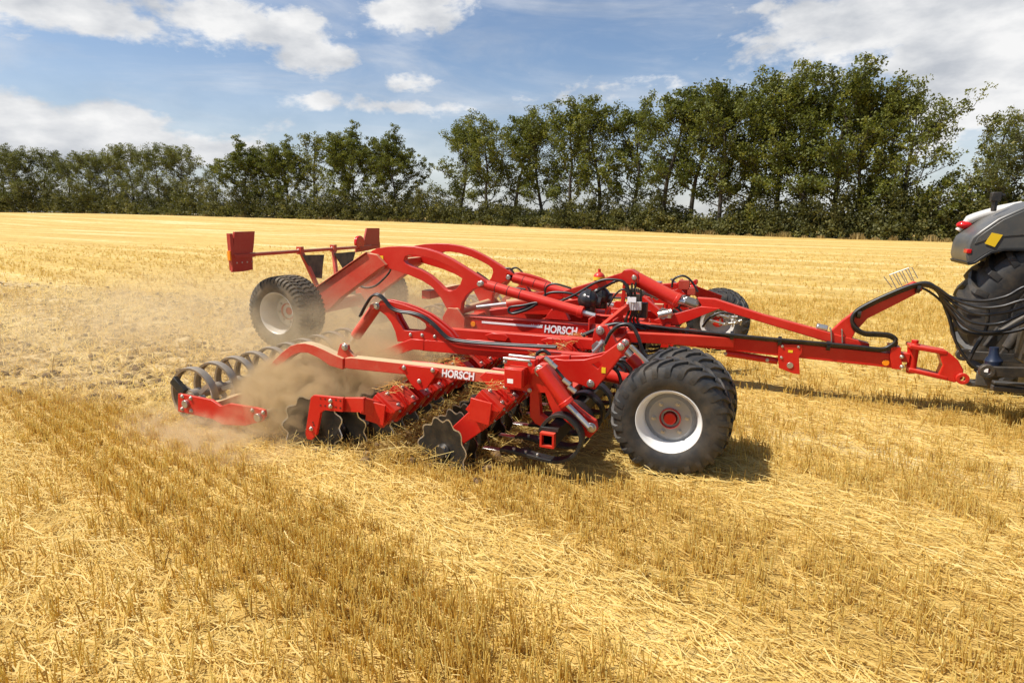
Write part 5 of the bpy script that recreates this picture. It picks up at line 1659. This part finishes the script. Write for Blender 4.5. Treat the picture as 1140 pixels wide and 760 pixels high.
# ================================================================== dust in the air
def dust(name, c, size, density, scale, label, thr=0.42, soft=0.25, rotz=0, colr=(0.80, 0.62, 0.40), aniso=0.25, lowbias=0.0):
    bm = bmesh.new(); bmesh.ops.create_icosphere(bm, subdivisions=3, radius=1.0)
    me = bpy.data.meshes.new(name); bm.to_mesh(me); bm.free()
    o = bpy.data.objects.new(name, me); col.objects.link(o)
    o.location = c; o.scale = size; o.rotation_euler = (0, 0, rotz)
    m_ = bpy.data.materials.new(name); m_.use_nodes = True
    t = m_.node_tree; t.nodes.clear()
    out = t.nodes.new('ShaderNodeOutputMaterial'); v = t.nodes.new('ShaderNodeVolumePrincipled')
    v.inputs['Color'].default_value = (*colr, 1); v.inputs['Anisotropy'].default_value = aniso
    t.links.new(v.outputs[0], out.inputs['Volume'])
    tcn = t.nodes.new('ShaderNodeTexCoord'); ln = t.nodes.new('ShaderNodeVectorMath'); ln.operation = 'LENGTH'
    t.links.new(tcn.outputs['Object'], ln.inputs[0])
    fall = t.nodes.new('ShaderNodeMapRange'); fall.interpolation_type = 'SMOOTHSTEP'
    fall.inputs['From Min'].default_value = 1.0; fall.inputs['From Max'].default_value = 0.25
    t.links.new(ln.outputs['Value'], fall.inputs['Value'])
    g = t.nodes.new('ShaderNodeNewGeometry'); n_ = t.nodes.new('ShaderNodeTexNoise')
    n_.inputs['Scale'].default_value = scale; n_.inputs['Detail'].default_value = 7; n_.inputs['Roughness'].default_value = .66; n_.inputs['Distortion'].default_value = 1.1
    t.links.new(g.outputs['Position'], n_.inputs['Vector'])
    mr_ = t.nodes.new('ShaderNodeMapRange'); mr_.interpolation_type = 'SMOOTHSTEP'
    mr_.inputs['From Min'].default_value = thr; mr_.inputs['From Max'].default_value = thr+soft
    t.links.new(n_.outputs['Fac'], mr_.inputs['Value'])
    d_ = mth(t, 'MULTIPLY', mth(t, 'MULTIPLY', fall.outputs[0], mr_.outputs[0]), density)
    t.links.new(d_, v.inputs['Density'])
    me.materials.append(m_)
    tag(o, label, 'dust', kind='stuff')
    return o
dust('dust_plume', (-3.62, -2.65, .25), (1.0, 1.45, .60), 34.0, 3.2, 'thick billowing brown dust over the near packer roller', .42, .17, colr=(.80, .62, .37))
dust('dust_puff', (-3.86, -3.22, .32), (.52, .42, .40), 50.0, 4.6, 'dense ragged puff of dust beside the scalloped rear disc', .41, .16, colr=(.78, .60, .35))
dust('dust_cloud', (-4.6, -.1, .42), (2.6, 3.4, .95), 1.1, 1.9, 'thin tan dust drifting between the machine wings', .37, .27, colr=(.88, .74, .50))
dust('dust_haze', (-7.6, -.7, .38), (5.4, 4.8, 1.1), .28, 1.5, 'faint dust hanging over the worked strip behind the wheels', .34, .27, colr=(.88, .74, .50))
dust('dust_wisp', (-4.15, -4.0, .04), (1.5, .6, .26), 8.0, 4.0, 'low wisp of dust along the ground beside the packer end plate', .43, .2, rotz=-.15, colr=(.88, .73, .48))

# ragged dry grass along the foot of the trees
margin_m = straw_mat('dry_grass', (0.16, 0.13, 0.05), (0.40, 0.31, 0.13), (0.62, 0.50, 0.26))
def build_margin():
    rng = np.random.default_rng(31)
    n = 26000
    px = rng.uniform(-60, 1240, n)
    dep = np.interp(px, [-200, 0, 100, 240, 430, 600, 800, 1000, 1140, 1300], [185, 178, 165, 143, 125, 105, 84, 70, 63, 57])*(1+rng.normal(0, .006, n))-4.2
    D = FW[None]+RT[None]*((px-570)/F_PX)[:, None]+UP[None]*((380-245)/F_PX)
    k = dep/(D[:, 0]*math.sin(_y)+D[:, 1]*math.cos(_y))
    x, y = CAM[0]+D[:, 0]*k, CAM[1]+D[:, 1]*k
    z = terrain(x, y)
    patch = np.clip(np.sin(px*.11)*np.sin(px*.037+1)+.5*np.sin(px*.31)+.5, .1, 1.3)
    h = rng.uniform(.2, .9, n)*patch*.7
    a = rng.uniform(0, 6.28, n); w = rng.uniform(.03, .07, n)
    s_ = np.stack([np.cos(a)*w, np.sin(a)*w, np.zeros(n)], -1)
    b0 = np.stack([x, y, z-.05], -1); t0 = b0+np.stack([rng.normal(0, .18, n)*h, rng.normal(0, .18, n)*h, h], -1)
    V = np.stack([b0-s_, b0+s_, t0+s_*.4, t0-s_*.4], 1).reshape(-1, 3)
    me = np_mesh('dry_grass', V, np.arange(n*4).reshape(-1, 4), margin_m, np.repeat(np.clip(rng.normal(.5, .25, n), 0, 1), 4))
    o = bpy.data.objects.new('dry_grass', me); col.objects.link(o)
    tag(o, 'ragged dry grass margin between the field and the scrub', 'grass', kind='stuff')
build_margin()
